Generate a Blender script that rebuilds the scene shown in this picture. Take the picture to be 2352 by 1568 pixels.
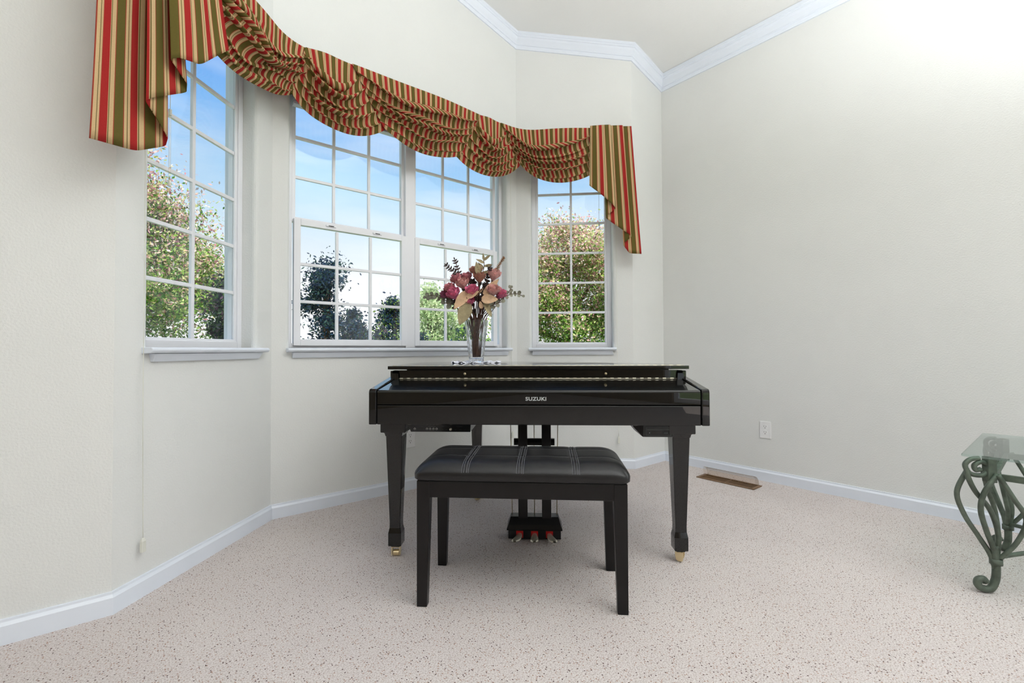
import bpy, bmesh, math, random
import numpy as np
from mathutils import Vector, Matrix

for o in list(bpy.data.objects): bpy.data.objects.remove(o, do_unlink=True)
SC = bpy.context.scene
COL = SC.collection
PI = math.pi
rnd = random.Random(7)

# ------------------------------------------------------------------ camera
# Room frame: x along the window wall (right wall at x = 0), y out through the windows, z up; metres.
YAW, PITCH, ROLL = 0.8806, 0.0181, -0.0039
fw = Vector((math.cos(YAW)*math.cos(PITCH), math.sin(YAW)*math.cos(PITCH), math.sin(PITCH)))
r0 = Vector((math.sin(YAW), -math.cos(YAW), 0)); u0 = r0.cross(fw)
rt = math.cos(ROLL)*r0 + math.sin(ROLL)*u0
up = -math.sin(ROLL)*r0 + math.cos(ROLL)*u0
cd = bpy.data.cameras.new('camera'); cam = bpy.data.objects.new('camera', cd); COL.objects.link(cam)
cd.sensor_width = 36; cd.sensor_fit = 'HORIZONTAL'; cd.lens = 36*1059.1/2352; cd.clip_start = .05; cd.clip_end = 400
M = Matrix((rt, up, -fw)).transposed().to_4x4(); M.translation = Vector((-3.3328, -2.0986, .9))
cam.matrix_world = M
SC.camera = cam

# ------------------------------------------------------------------ sky, sun, added fill, exposure
VS = SC.view_settings
SC.display_settings.display_device = 'sRGB'
VS.view_transform = 'Standard'; VS.look = 'None'; VS.gamma = 1; VS.use_curve_mapping = False; VS.exposure = 0.0
SUN_E, BACK_W, SIDE_W, LAMP_W = 10, 4, 6, 1220

world = bpy.data.worlds.new('sky'); SC.world = world; world.use_nodes = True
nt = world.node_tree; nt.nodes.clear()
def N(t, typ, **kw):
    n = t.nodes.new(typ)
    for k, v in kw.items(): setattr(n, k, v)
    return n
wo = N(nt, 'ShaderNodeOutputWorld'); bg = N(nt, 'ShaderNodeBackground'); tc = N(nt, 'ShaderNodeTexCoord')
sep = N(nt, 'ShaderNodeSeparateXYZ'); rmp = N(nt, 'ShaderNodeValToRGB')
nt.links.new(tc.outputs['Generated'], sep.inputs[0]); nt.links.new(sep.outputs['Z'], rmp.inputs[0])
sky_stops = [(0, (1.12, 1.12, 1.1)), (.14, (1.04, 1.07, 1.08)), (.23, (.74, .91, 1.02)), (.33, (.44, .72, 1.0)), (.43, (.25, .55, 1.0)), (.52, (.17, .43, 1.0)), (1, (.09, .28, .85))]
el = rmp.color_ramp.elements
while len(el) < len(sky_stops): el.new(.5)
for e, (p_, c) in zip(el, sky_stops): e.position = p_; e.color = (*c, 1)
mp = N(nt, 'ShaderNodeMapping'); mp.inputs['Scale'].default_value = (1.5, 1.5, 7); mp.inputs['Rotation'].default_value = (.18, .1, .3)
nz = N(nt, 'ShaderNodeTexNoise'); nz.inputs['Scale'].default_value = 2.2; nz.inputs['Detail'].default_value = 6; nz.inputs['Distortion'].default_value = .15
cr = N(nt, 'ShaderNodeValToRGB'); cr.color_ramp.elements[0].position = .42; cr.color_ramp.elements[1].position = 1.0
cr.color_ramp.elements[1].color = (.75, .75, .75, 1)
mx = N(nt, 'ShaderNodeMix', data_type='RGBA'); mx.inputs[7].default_value = (1.05, 1.08, 1.1, 1)
nt.links.new(tc.outputs['Generated'], mp.inputs[0]); nt.links.new(mp.outputs[0], nz.inputs['Vector']); nt.links.new(nz.outputs[0], cr.inputs[0])
nt.links.new(cr.outputs[0], mx.inputs[0]); nt.links.new(rmp.outputs[0], mx.inputs[6])
nt.links.new(mx.outputs[2], bg.inputs[0]); bg.inputs[1].default_value = 1.0
nt.links.new(bg.outputs[0], wo.inputs[0])

def light(name, typ, energy, loc, target, size=None, color=(1, 1, 1)):
    d = bpy.data.lights.new(name, typ); d.energy = energy; d.color = color
    if size and typ == 'AREA': d.shape = 'RECTANGLE'; d.size, d.size_y = size
    o = bpy.data.objects.new(name, d); COL.objects.link(o); o.location = loc
    o.rotation_euler = (Vector(target)-Vector(loc)).to_track_quat('-Z', 'Y').to_euler()
    return o
sun = light('sun', 'SUN', SUN_E, (-10, -18, 38), (0, 0, 0), color=(1, .95, .86)); sun.data.angle = .01
# added fill lights standing in for daylight at the unseen patio doors and side window
light('patio_fill', 'AREA', BACK_W, (-2.6, -6.42, 1.25), (-2.6, 0, 1.35), (3.3, 2.1), (.97, .985, 1))
light('side_fill', 'AREA', SIDE_W, (-.06, -4.6, 1.6), (-4, -3.6, 1.4), (1.9, 1.5), (.97, .985, 1))

# ------------------------------------------------------------------ materials
def lin(c):
    r = []
    for v in c:
        v /= 255.0
        r.append(v/12.92 if v <= .04045 else ((v+.055)/1.055)**2.4)
    return tuple(r)
MATS = {}
def mat(name, rgb, rough=.5, metal=0, var=.06, vscale=8, bump=0, bscale=200, coat=0, spec=None, coatr=.03, detail=3, sheen=0):
    m = bpy.data.materials.new(name); m.use_nodes = True; t = m.node_tree
    b = t.nodes['Principled BSDF']; c = lin(rgb)
    tcn = N(t, 'ShaderNodeTexCoord'); n = N(t, 'ShaderNodeTexNoise'); n.inputs['Scale'].default_value = vscale; n.inputs['Detail'].default_value = detail
    t.links.new(tcn.outputs['Object'], n.inputs['Vector'])
    r = N(t, 'ShaderNodeValToRGB')
    r.color_ramp.elements[0].position = .3; r.color_ramp.elements[1].position = .7
    r.color_ramp.elements[0].color = (*[x*(1-var) for x in c], 1); r.color_ramp.elements[1].color = (*[min(1, x*(1+var)) for x in c], 1)
    t.links.new(n.outputs[0], r.inputs[0]); t.links.new(r.outputs[0], b.inputs['Base Color'])
    b.inputs['Roughness'].default_value = rough; b.inputs['Metallic'].default_value = metal
    if coat: b.inputs['Coat Weight'].default_value = coat; b.inputs['Coat Roughness'].default_value = coatr
    if spec is not None: b.inputs['Specular IOR Level'].default_value = spec
    if sheen: b.inputs['Sheen Weight'].default_value = sheen
    if bump:
        n2 = N(t, 'ShaderNodeTexNoise'); n2.inputs['Scale'].default_value = bscale; n2.inputs['Detail'].default_value = 2
        t.links.new(tcn.outputs['Object'], n2.inputs['Vector'])
        bp = N(t, 'ShaderNodeBump'); bp.inputs['Strength'].default_value = bump; bp.inputs['Distance'].default_value = .004
        t.links.new(n2.outputs[0], bp.inputs['Height']); t.links.new(bp.outputs[0], b.inputs['Normal'])
    MATS[name] = m; return m
mat('wall_paint', (229, 230, 228), .75, var=.012, vscale=3, bump=.35, bscale=140)
mat('bounce_cut_tan', (150, 134, 112), .75, var=.02, vscale=3, bump=.35, bscale=140)  # invented tone for the unseen rear and left walls, cuts bounce light
mat('ceiling_paint', (231, 231, 228), .8, var=.012, vscale=3, bump=.3, bscale=120)
mat('trim_white', (231, 237, 247), .35, var=.01)
mat('vinyl_white', (238, 239, 244), .3, var=.01)
mat('piano_black', (14, 15, 15), .3, var=.05, spec=.05, coat=1.0, coatr=.015)
mat('satin_black', (13, 10, 11), .35, var=.15, vscale=30, spec=.35)
mat('vinyl_leather', (14, 13, 16), .38, var=.15, vscale=40, bump=.12, bscale=500)
mat('stitch', (104, 104, 110), .7)
mat('plastic_black', (18, 19, 20), .35, var=.1)
mat('plastic_grey', (60, 64, 64), .4)
mat('mark_white', (215, 215, 215), .5)
mat('brass', (226, 208, 168), .3, .8, var=.05)
mat('gold_hinge', (212, 206, 186), .35, .7, var=.12, vscale=60)
mat('chrome', (222, 216, 200), .3, .7, var=.04)
mat('red_felt', (196, 32, 28), .9)
mat('logo_silver', (190, 194, 194), .4, var=.03)
mat('iron_green', (96, 106, 94), .5, .35, var=.35, vscale=25, bump=.3, bscale=90)
mat('register_brown', (132, 104, 78), .5, .3, var=.12)
mat('duct_dark', (30, 24, 20), .8)
mat('cord_white', (226, 226, 216), .7)
mat('slat_white', (222, 226, 236), .5)
mat('outlet_white', (240, 240, 240), .35, var=.01)
mat('slot_dark', (52, 48, 46), .7)
mat('doily', (244, 244, 252), .9, var=.03, bump=.6, bscale=300)
mat('rose_pink', (228, 122, 156), .8, var=.32, vscale=45)
mat('rose_dusty', (200, 124, 134), .8, var=.35, vscale=45)
mat('rose_mauve', (150, 80, 108), .8, var=.35, vscale=45)
mat('rose_brown', (180, 126, 108), .8, var=.35, vscale=45)
mat('rose_peach', (242, 178, 172), .8, var=.3, vscale=45)
mat('leaf_tan', (214, 178, 144), .75, var=.16, vscale=30, bump=.5, bscale=120)
mat('leaf_khaki', (164, 150, 116), .75, var=.2, vscale=30, bump=.5, bscale=120)
mat('leaf_dark', (70, 58, 56), .8, var=.3, vscale=40)
mat('eucalyptus', (112, 112, 98), .7, var=.25, vscale=40)
mat('eucalyptus_pale', (158, 156, 138), .7, var=.2, vscale=40)
mat('stem_brown', (84, 56, 46), .8, var=.3, vscale=60)
mat('spike_tan', (176, 136, 100), .8, var=.2, vscale=60)
mat('bark', (78, 62, 50), .9, var=.3, vscale=12, bump=.6, bscale=30)
mat('lawn', (120, 140, 84), .9, var=.25, vscale=3)
mat('siding', (214, 206, 190), .8, var=.03)
mat('lamp_white', (240, 238, 232), .4)

def glass_mat(name, tint, fac=1.0):
    m = bpy.data.materials.new(name); m.use_nodes = True; t = m.node_tree; t.nodes.clear()
    o = N(t, 'ShaderNodeOutputMaterial'); tr = N(t, 'ShaderNodeBsdfTransparent'); gl = N(t, 'ShaderNodeBsdfGlossy')
    fr = N(t, 'ShaderNodeFresnel'); mxs = N(t, 'ShaderNodeMixShader'); mt = N(t, 'ShaderNodeMath', operation='MULTIPLY')
    mt.inputs[1].default_value = fac
    ge = N(t, 'ShaderNodeNewGeometry'); ir = N(t, 'ShaderNodeMapRange'); ir.inputs[3].default_value = 1.45; ir.inputs[4].default_value = 1/1.45
    t.links.new(ge.outputs['Backfacing'], ir.inputs[0]); t.links.new(ir.outputs[0], fr.inputs[0])
    tr.inputs[0].default_value = (*tint, 1); gl.inputs['Roughness'].default_value = 0.0
    tcn = N(t, 'ShaderNodeTexCoord'); nn = N(t, 'ShaderNodeTexNoise'); nn.inputs['Scale'].default_value = 1.2
    bp = N(t, 'ShaderNodeBump'); bp.inputs['Strength'].default_value = .01
    t.links.new(tcn.outputs['Object'], nn.inputs['Vector']); t.links.new(nn.outputs[0], bp.inputs['Height']); t.links.new(bp.outputs[0], gl.inputs['Normal'])
    t.links.new(fr.outputs[0], mt.inputs[0]); t.links.new(mt.outputs[0], mxs.inputs[0])
    t.links.new(tr.outputs[0], mxs.inputs[1]); t.links.new(gl.outputs[0], mxs.inputs[2]); t.links.new(mxs.outputs[0], o.inputs[0])
    MATS[name] = m; return m
glass_mat('pane_glass', (.985, .99, 1), .7); glass_mat('table_glass', (.86, .93, .91)); glass_mat('clear_plastic', (.93, .89, .85), 1.2)
vm = bpy.data.materials.new('crystal'); vm.use_nodes = True; vb = vm.node_tree.nodes['Principled BSDF']
vb.inputs['Base Color'].default_value = (.97, .98, 1, 1); vb.inputs['Transmission Weight'].default_value = 1; vb.inputs['Roughness'].default_value = .02; vb.inputs['IOR'].default_value = 1.3
MATS['crystal'] = vm

# carpet: beige base, dark and rusty flecks, fine pile relief
def carpet():
    m = bpy.data.materials.new('carpet'); m.use_nodes = True; t = m.node_tree; b = t.nodes['Principled BSDF']
    tcn = N(t, 'ShaderNodeTexCoord')
    big = N(t, 'ShaderNodeTexNoise'); big.inputs['Scale'].default_value = 2.2; big.inputs['Detail'].default_value = 4
    fine = N(t, 'ShaderNodeTexNoise'); fine.inputs['Scale'].default_value = 230; fine.inputs['Detail'].default_value = 3
    fl = N(t, 'ShaderNodeTexVoronoi'); fl.inputs['Scale'].default_value = 125
    fl2 = N(t, 'ShaderNodeTexVoronoi'); fl2.inputs['Scale'].default_value = 160
    for n in (big, fine, fl, fl2): t.links.new(tcn.outputs['Object'], n.inputs['Vector'])
    base = N(t, 'ShaderNodeMix', data_type='RGBA'); base.inputs[6].default_value = (*lin((216, 208, 206)), 1); base.inputs[7].default_value = (*lin((234, 227, 224)), 1)
    t.links.new(big.outputs[0], base.inputs[0])
    fr = N(t, 'ShaderNodeValToRGB'); fr.color_ramp.elements[0].position = .33; fr.color_ramp.elements[0].color = (.66, .60, .57, 1); fr.color_ramp.elements[1].position = .56; fr.color_ramp.elements[1].color = (1, 1, 1, 1)
    t.links.new(fine.outputs[0], fr.inputs[0])
    mul = N(t, 'ShaderNodeMix', data_type='RGBA', blend_type='MULTIPLY'); mul.inputs[0].default_value = 1
    t.links.new(base.outputs[2], mul.inputs[6]); t.links.new(fr.outputs[0], mul.inputs[7])
    last = mul.outputs[2]
    for vor, thr, dens, colr in ((fl, .27, .80, (98, 78, 74)), (fl2, .34, .80, (176, 146, 132))):
        a = N(t, 'ShaderNodeMath', operation='LESS_THAN'); a.inputs[1].default_value = thr; t.links.new(vor.outputs['Distance'], a.inputs[0])
        sx = N(t, 'ShaderNodeSeparateColor'); t.links.new(vor.outputs['Color'], sx.inputs[0])
        g = N(t, 'ShaderNodeMath', operation='GREATER_THAN'); g.inputs[1].default_value = dens; t.links.new(sx.outputs[0], g.inputs[0])
        mm = N(t, 'ShaderNodeMath', operation='MULTIPLY'); t.links.new(a.outputs[0], mm.inputs[0]); t.links.new(g.outputs[0], mm.inputs[1])
        x = N(t, 'ShaderNodeMix', data_type='RGBA'); x.inputs[7].default_value = (*lin(colr), 1)
        t.links.new(mm.outputs[0], x.inputs[0]); t.links.new(last, x.inputs[6]); last = x.outputs[2]
    t.links.new(last, b.inputs['Base Color']); b.inputs['Roughness'].default_value = .95; b.inputs['Specular IOR Level'].default_value = .1
    bp = N(t, 'ShaderNodeBump'); bp.inputs['Strength'].default_value = .8; bp.inputs['Distance'].default_value = .006
    t.links.new(fine.outputs[0], bp.inputs['Height']); t.links.new(bp.outputs[0], b.inputs['Normal'])
    MATS['carpet'] = m
carpet()

# striped valance cloth: stripes follow the cloth's own UV
def stripe_mat():
    m = bpy.data.materials.new('stripe_cloth'); m.use_nodes = True; t = m.node_tree; t.nodes.clear()
    o = N(t, 'ShaderNodeOutputMaterial'); uv = N(t, 'ShaderNodeUVMap', uv_map='UVMap'); sx = N(t, 'ShaderNodeSeparateXYZ')
    t.links.new(uv.outputs[0], sx.inputs[0])
    dv = N(t, 'ShaderNodeMath', operation='DIVIDE'); dv.inputs[1].default_value = .092; fr = N(t, 'ShaderNodeMath', operation='FRACT')
    t.links.new(sx.outputs[0], dv.inputs[0]); t.links.new(dv.outputs[0], fr.inputs[0])
    red, cream, olive, oth, rth = (188, 58, 56), (226, 196, 150), (116, 106, 58), (122, 108, 66), (186, 84, 70)
    seq = [(red, 65), (cream, 6), (oth, 8), (cream, 40), (rth, 8), (olive, 85), (rth, 8), (cream, 26), (oth, 8), (cream, 22), (rth, 6)]
    tot = sum(w for _, w in seq); r = N(t, 'ShaderNodeValToRGB'); r.color_ramp.interpolation = 'CONSTANT'
    e = r.color_ramp.elements
    while len(e) < len(seq): e.new(.9)
    p_ = 0
    for k, (c, w) in enumerate(seq): e[k].position = p_/tot; e[k].color = (*lin(c), 1); p_ += w
    t.links.new(fr.outputs[0], r.inputs[0])
    wv = N(t, 'ShaderNodeTexNoise'); wv.inputs['Scale'].default_value = 900
    mpp = N(t, 'ShaderNodeMapping'); mpp.inputs['Scale'].default_value = (.15, 1, 1); t.links.new(uv.outputs[0], mpp.inputs[0]); t.links.new(mpp.outputs[0], wv.inputs['Vector'])
    mr = N(t, 'ShaderNodeMapRange'); mr.inputs[3].default_value = .8; mr.inputs[4].default_value = 1.12; t.links.new(wv.outputs[0], mr.inputs[0])
    mul = N(t, 'ShaderNodeVectorMath', operation='SCALE'); t.links.new(r.outputs[0], mul.inputs[0]); t.links.new(mr.outputs[0], mul.inputs['Scale'])
    d = N(t, 'ShaderNodeBsdfDiffuse'); tl = N(t, 'ShaderNodeBsdfTranslucent'); ms = N(t, 'ShaderNodeMixShader'); ms.inputs[0].default_value = .25
    t.links.new(mul.outputs[0], d.inputs[0]); t.links.new(mul.outputs[0], tl.inputs[0])
    t.links.new(d.outputs[0], ms.inputs[1]); t.links.new(tl.outputs[0], ms.inputs[2]); t.links.new(ms.outputs[0], o.inputs[0])
    MATS['stripe_cloth'] = m
stripe_mat()

def leaf_mat():
    m = bpy.data.materials.new('tree_leaf'); m.use_nodes = True; t = m.node_tree; t.nodes.clear()
    o = N(t, 'ShaderNodeOutputMaterial'); a = N(t, 'ShaderNodeVertexColor', layer_name='leaf_colour')
    d = N(t, 'ShaderNodeBsdfDiffuse'); tl = N(t, 'ShaderNodeBsdfTranslucent'); ms = N(t, 'ShaderNodeMixShader'); ms.inputs[0].default_value = .5
    t.links.new(a.outputs[0], d.inputs[0]); t.links.new(a.outputs[0], tl.inputs[0])
    t.links.new(d.outputs[0], ms.inputs[1]); t.links.new(tl.outputs[0], ms.inputs[2]); t.links.new(ms.outputs[0], o.inputs[0])
    MATS['tree_leaf'] = m
leaf_mat()

# ------------------------------------------------------------------ mesh helpers
class MB:
    def __init__(s): s.v = []; s.f = []
    def add(s, vs, fs):
        n = len(s.v); s.v += [tuple(x) for x in vs]; s.f += [tuple(i+n for i in f) for f in fs]; return s
    def box(s, x0, x1, y0, y1, z0, z1):
        return s.add([(x0, y0, z0), (x1, y0, z0), (x1, y1, z0), (x0, y1, z0), (x0, y0, z1), (x1, y0, z1), (x1, y1, z1), (x0, y1, z1)],
                     [(3, 2, 1, 0), (4, 5, 6, 7), (0, 1, 5, 4), (1, 2, 6, 5), (2, 3, 7, 6), (3, 0, 4, 7)])
    def frustum(s, a, b):      # a, b = (x0, x1, y0, y1, z)
        x0, x1, y0, y1, z = a; X0, X1, Y0, Y1, Z = b
        return s.add([(x0, y0, z), (x1, y0, z), (x1, y1, z), (x0, y1, z), (X0, Y0, Z), (X1, Y0, Z), (X1, Y1, Z), (X0, Y1, Z)],
                     [(3, 2, 1, 0), (4, 5, 6, 7), (0, 1, 5, 4), (1, 2, 6, 5), (2, 3, 7, 6), (3, 0, 4, 7)])
    def stack(s, secs):        # stacked rectangular sections (x0, x1, y0, y1, z) bottom to top, one closed skin
        vs = []
        for x0, x1, y0, y1, z in secs: vs += [(x0, y0, z), (x1, y0, z), (x1, y1, z), (x0, y1, z)]
        fs = [(3, 2, 1, 0)]; n = len(secs)
        for k in range(n-1):
            for i in range(4): fs.append((4*k+i, 4*k+(i+1) % 4, 4*k+4+(i+1) % 4, 4*k+4+i))
        fs.append(tuple(4*(n-1)+i for i in range(4)))
        return s.add(vs, fs)
    def prism_x(s, prof, x0, x1):   # profile [(y, z)] counter-clockwise seen from -x
        n = len(prof); vs = [(x0, y, z) for y, z in prof]+[(x1, y, z) for y, z in prof]
        fs = [tuple(range(n)), tuple(range(2*n-1, n-1, -1))]+[((i+1) % n, i, n+i, n+(i+1) % n) for i in range(n)]
        return s.add(vs, fs)
    def prism_z(s, prof, z0, z1):
        n = len(prof); vs = [(x, y, z0) for x, y in prof]+[(x, y, z1) for x, y in prof]
        fs = [tuple(range(n-1, -1, -1)), tuple(range(n, 2*n))]+[(i, (i+1) % n, n+(i+1) % n, n+i) for i in range(n)]
        return s.add(vs, fs)
    def lathe(s, prof, c=(0, 0, 0), seg=24, close=True):   # profile [(r, z)]
        n = len(prof); vs = []
        for r, z in prof:
            for k in range(seg): a = 2*PI*k/seg; vs.append((c[0]+r*math.cos(a), c[1]+r*math.sin(a), c[2]+z))
        fs = [(i*seg+k, i*seg+(k+1) % seg, (i+1)*seg+(k+1) % seg, (i+1)*seg+k) for i in range(n-1) for k in range(seg)]
        if close: fs += [tuple(range(seg-1, -1, -1)), tuple((n-1)*seg+k for k in range(seg))]
        return s.add(vs, fs)
    def cyl(s, p, q, r, seg=12, r2=None):
        return s.tube([p, q], [r, r if r2 is None else r2], seg)
    def tube(s, pts, rad, seg=8, flat=1.0):
        pts = [Vector(p) for p in pts]; n = len(pts)
        if not hasattr(rad, '__len__'): rad = [rad]*n
        vs = []; t0 = (pts[1]-pts[0]).normalized()
        ref = Vector((0, 0, 1)) if abs(t0.z) < .9 else Vector((1, 0, 0))
        nrm = t0.cross(ref).normalized()
        for i, p in enumerate(pts):
            tg = (pts[min(i+1, n-1)]-pts[max(i-1, 0)]).normalized()
            nrm = (nrm-tg*nrm.dot(tg)).normalized(); bn = tg.cross(nrm)
            for k in range(seg):
                a = 2*PI*k/seg; vs.append(p+rad[i]*(math.cos(a)*nrm*flat+math.sin(a)*bn))
        fs = [(i*seg+k, i*seg+(k+1) % seg, (i+1)*seg+(k+1) % seg, (i+1)*seg+k) for i in range(n-1) for k in range(seg)]
        fs += [tuple(range(seg-1, -1, -1)), tuple((n-1)*seg+k for k in range(seg))]
        return s.add(vs, fs)
    def grid(s, P):            # P[i][j] points
        a = len(P); b = len(P[0]); vs = [q for row in P for q in row]
        return s.add(vs, [(i*b+j, i*b+j+1, (i+1)*b+j+1, (i+1)*b+j) for i in range(a-1) for j in range(b-1)])
    def build(s, name, m, parent=None, smooth=False, bevel=0, bseg=2, matrix=None, fix=True):
        me = bpy.data.meshes.new(name); me.from_pydata([tuple(v) for v in s.v], [], s.f)
        if fix:
            bm = bmesh.new(); bm.from_mesh(me); bmesh.ops.recalc_face_normals(bm, faces=bm.faces); bm.to_mesh(me); bm.free()
        me.materials.append(MATS[m] if isinstance(m, str) else m)
        o = bpy.data.objects.new(name, me); COL.objects.link(o)
        if smooth:
            me.polygons.foreach_set('use_smooth', [True]*len(me.polygons))
        if bevel:
            b = o.modifiers.new('edge', 'BEVEL'); b.width = bevel; b.segments = bseg; b.limit_method = 'ANGLE'; b.angle_limit = math.radians(35)
        if parent: o.parent = parent
        if matrix is not None: o.matrix_local = matrix
        return o
def spline(pts, n=8):
    P = [Vector(p) for p in pts]; out = []
    for i in range(len(P)-1):
        a = P[max(i-1, 0)]; b = P[i]; c = P[i+1]; d = P[min(i+2, len(P)-1)]
        for k in range(n):
            t = k/n; out.append(.5*((2*b)+(c-a)*t+(2*a-5*b+4*c-d)*t*t+(3*b-a-3*c+d)*t**3))
    out.append(P[-1]); return out
def empty(name, loc=(0, 0, 0), rz=0, parent=None, matrix=None):
    o = bpy.data.objects.new(name, None); COL.objects.link(o); o.empty_display_size = .1
    if matrix is not None: o.matrix_world = matrix
    else: o.location = loc; o.rotation_euler = (0, 0, rz)
    if parent: o.parent = parent
    return o
def tag(o, label, cat, group=None):
    o['label'] = label; o['category'] = cat
    if group: o['group'] = group
    return o
def struct(o, label=None):
    o['kind'] = 'structure'
    if label: o['label'] = label
    return o

# ------------------------------------------------------------------ the room
T = .014                                    # baseboard thickness
S2 = 2**-.5
S_, B_, W_ = .3997, .6275, 1.7185           # short return, bay depth, bay centre width
LB = B_*2**.5                               # angled bay wall length
C4 = (0, 0); C3 = (-S_, 0); C2 = (-S_-B_, B_); C1 = (-S_-B_-W_, B_); C0 = (-S_-2*B_-W_, 0)
XL, YR = -7.2, -6.5                          # far left wall, rear wall
ZC, KC = 3.0157, .239                       # crown lower edge at right wall, roof slope
CH = .105                                   # crown height
RIDGE = -4.0
def zceil(x): return ZC+CH+KC*(min(-x, -RIDGE) if -x <= -RIDGE else -RIDGE-(-x+RIDGE))
def wmat(start, n):                         # wall frame: x along the wall, y outward, z up, origin on the wall face
    n = Vector((n[0], n[1], 0)); t = Vector((n.y, -n.x, 0)); m = Matrix.Identity(4)
    for r in range(3): m[r][0] = t[r]; m[r][1] = n[r]
    o = Vector((start[0], start[1], 0))+n*T; m[0][3] = o.x; m[1][3] = o.y
    return m
MBL = wmat(C0, (-S2, S2)); MBC = wmat(C1, (0, 1)); MBR = wmat(C2, (S2, S2)); MBK = wmat(C0, (0, 1)); MRT = wmat(C4, (1, 0))

def wall(name, m, a0, a1, holes=(), thick=.16, bull=.022, label=None, extra=(), paint='wall_paint'):
    """solid wall in frame m from a0 to a1, top following the roof, with window openings"""
    xs = sorted({a0, a1, *[h[0] for h in holes], *[h[1] for h in holes], *extra})
    zs = sorted({-.02, *[h[2] for h in holes], *[h[3] for h in holes]})+[99]
    def P(a, off, z):
        w = m @ Vector((a, off, 0)); zz = zceil((m @ Vector((a, 0, 0))).x)+.03 if z == 99 else z
        return (a, off, zz)
    bm = bmesh.new(); V = {}
    def vert(i, k, j):
        if (i, k, j) not in V: V[i, k, j] = bm.verts.new(P(xs[i], (0, thick)[k], zs[j]))
        return V[i, k, j]
    def hole(i, j): return any(h[0] <= xs[i] and xs[i+1] <= h[1] and h[2] <= zs[j] and zs[j+1] <= h[3] for h in holes)
    nx, nz_ = len(xs)-1, len(zs)-1; rim = []
    for i in range(nx):
        for j in range(nz_):
            if hole(i, j):
                for (i2, j2), (p, q) in (((i-1, j), ((i, j), (i, j+1))), ((i+1, j), ((i+1, j), (i+1, j+1))), ((i, j-1), ((i, j), (i+1, j))), ((i, j+1), ((i, j+1), (i+1, j+1)))):
                    if not (0 <= i2 < nx and 0 <= j2 < nz_ and hole(i2, j2)):
                        bm.faces.new((vert(p[0], 0, p[1]), vert(q[0], 0, q[1]), vert(q[0], 1, q[1]), vert(p[0], 1, p[1])))
                        rim.append((p, q))
                continue
            for k in (0, 1): bm.faces.new([vert(i, k, j), vert(i+1, k, j), vert(i+1, k, j+1), vert(i, k, j+1)])
    for i in range(nx):
        for j in (0, nz_): bm.faces.new([vert(i, 0, j), vert(i+1, 0, j), vert(i+1, 1, j), vert(i, 1, j)])
    for j in range(nz_):
        for i in (0, nx): bm.faces.new([vert(i, 0, j), vert(i, 0, j+1), vert(i, 1, j+1), vert(i, 1, j)])
    if bull and rim:
        es = [bm.edges.get((V[p[0], 0, p[1]], V[q[0], 0, q[1]])) for p, q in rim]
        bmesh.ops.bevel(bm, geom=[e for e in es if e], offset=bull, segments=4, profile=.5, affect='EDGES')
    bmesh.ops.recalc_face_normals(bm, faces=bm.faces)
    me = bpy.data.meshes.new(name); bm.to_mesh(me); bm.free(); me.materials.append(MATS[paint])
    o = bpy.data.objects.new(name, me); COL.objects.link(o); o.matrix_world = m
    return struct(o, label)

kk = math.tan(math.radians(22.5))*T
WL, WR = .452, .420                          # side window centres along their walls
ZS, ZH = .915, 2.42                          # sill top, window head
OPC = (.085, 1.635)
wall('wall_bay_left', MBL, kk, LB+kk+.05, [(WL-.31, WL+.31, ZS, ZH)], label='off-white angled bay wall with the narrow left window')
wall('wall_bay_centre', MBC, -kk-.05, W_+kk+.05, [(OPC[0], OPC[1], ZS, ZH)], label='off-white bay wall with the wide double window')
wall('wall_bay_right', MBR, -kk-.05, LB-kk, [(WR-.31, WR+.31, ZS, ZH)], label='off-white angled bay wall with the narrow right window')
wall('wall_back_left', MBK, XL-C0[0], -kk, label='off-white wall left of the bay', extra=(RIDGE-C0[0],))
wall('wall_back_right', MBK, C3[0]-C0[0]+kk, -C0[0]+T+.16, label='short off-white wall return right of the bay')
wall('wall_right', MRT, -.2, -YR, [(3.6, 5.6, .85, 2.4)], label='long off-white right wall')
MRE = wmat((0, YR), (0, -1))                 # rear wall: x runs towards -x
wall('wall_rear', MRE, -.2, 7.4, [(.9, 4.3, .02, 2.35)], extra=(-RIDGE,), paint='bounce_cut_tan')
MLW = wmat((XL, YR), (-1, 0))
wall('wall_left', MLW, 0, 6.7, paint='bounce_cut_tan')

# floor and ceiling plates (room plus bay)
d_ = .17
foot = [(XL-d_, YR-d_), (d_, YR-d_), (d_, d_), (C3[0]+.07, d_), (C2[0]+.07, B_+d_), (C1[0]-.07, B_+d_), (C0[0]-.07, d_), (XL-d_, d_)]
fo = MB().prism_z(foot, -.06, 0).build('floor', 'carpet'); struct(fo, 'beige speckled carpet floor')
cm = MB()
def ceil_poly(poly):
    n = len(poly); vs = [(x, y, zceil(x)) for x, y in poly]+[(x, y, zceil(x)+.08) for x, y in poly]
    cm.add(vs, [tuple(range(n-1, -1, -1)), tuple(range(n, 2*n))]+[(i, (i+1) % n, n+(i+1) % n, n+i) for i in range(n)])
ceil_poly([(RIDGE, YR-d_), (d_, YR-d_), (d_, d_), (C3[0]+.07, d_), (C2[0]+.07, B_+d_), (C1[0]-.07, B_+d_), (C0[0]-.07, d_), (RIDGE, d_)])
ceil_poly([(XL-d_, YR-d_), (RIDGE, YR-d_), (RIDGE, d_), (XL-d_, d_)])
struct(cm.build('ceiling', 'ceiling_paint'), 'off-white vaulted ceiling rising to the left')

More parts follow.
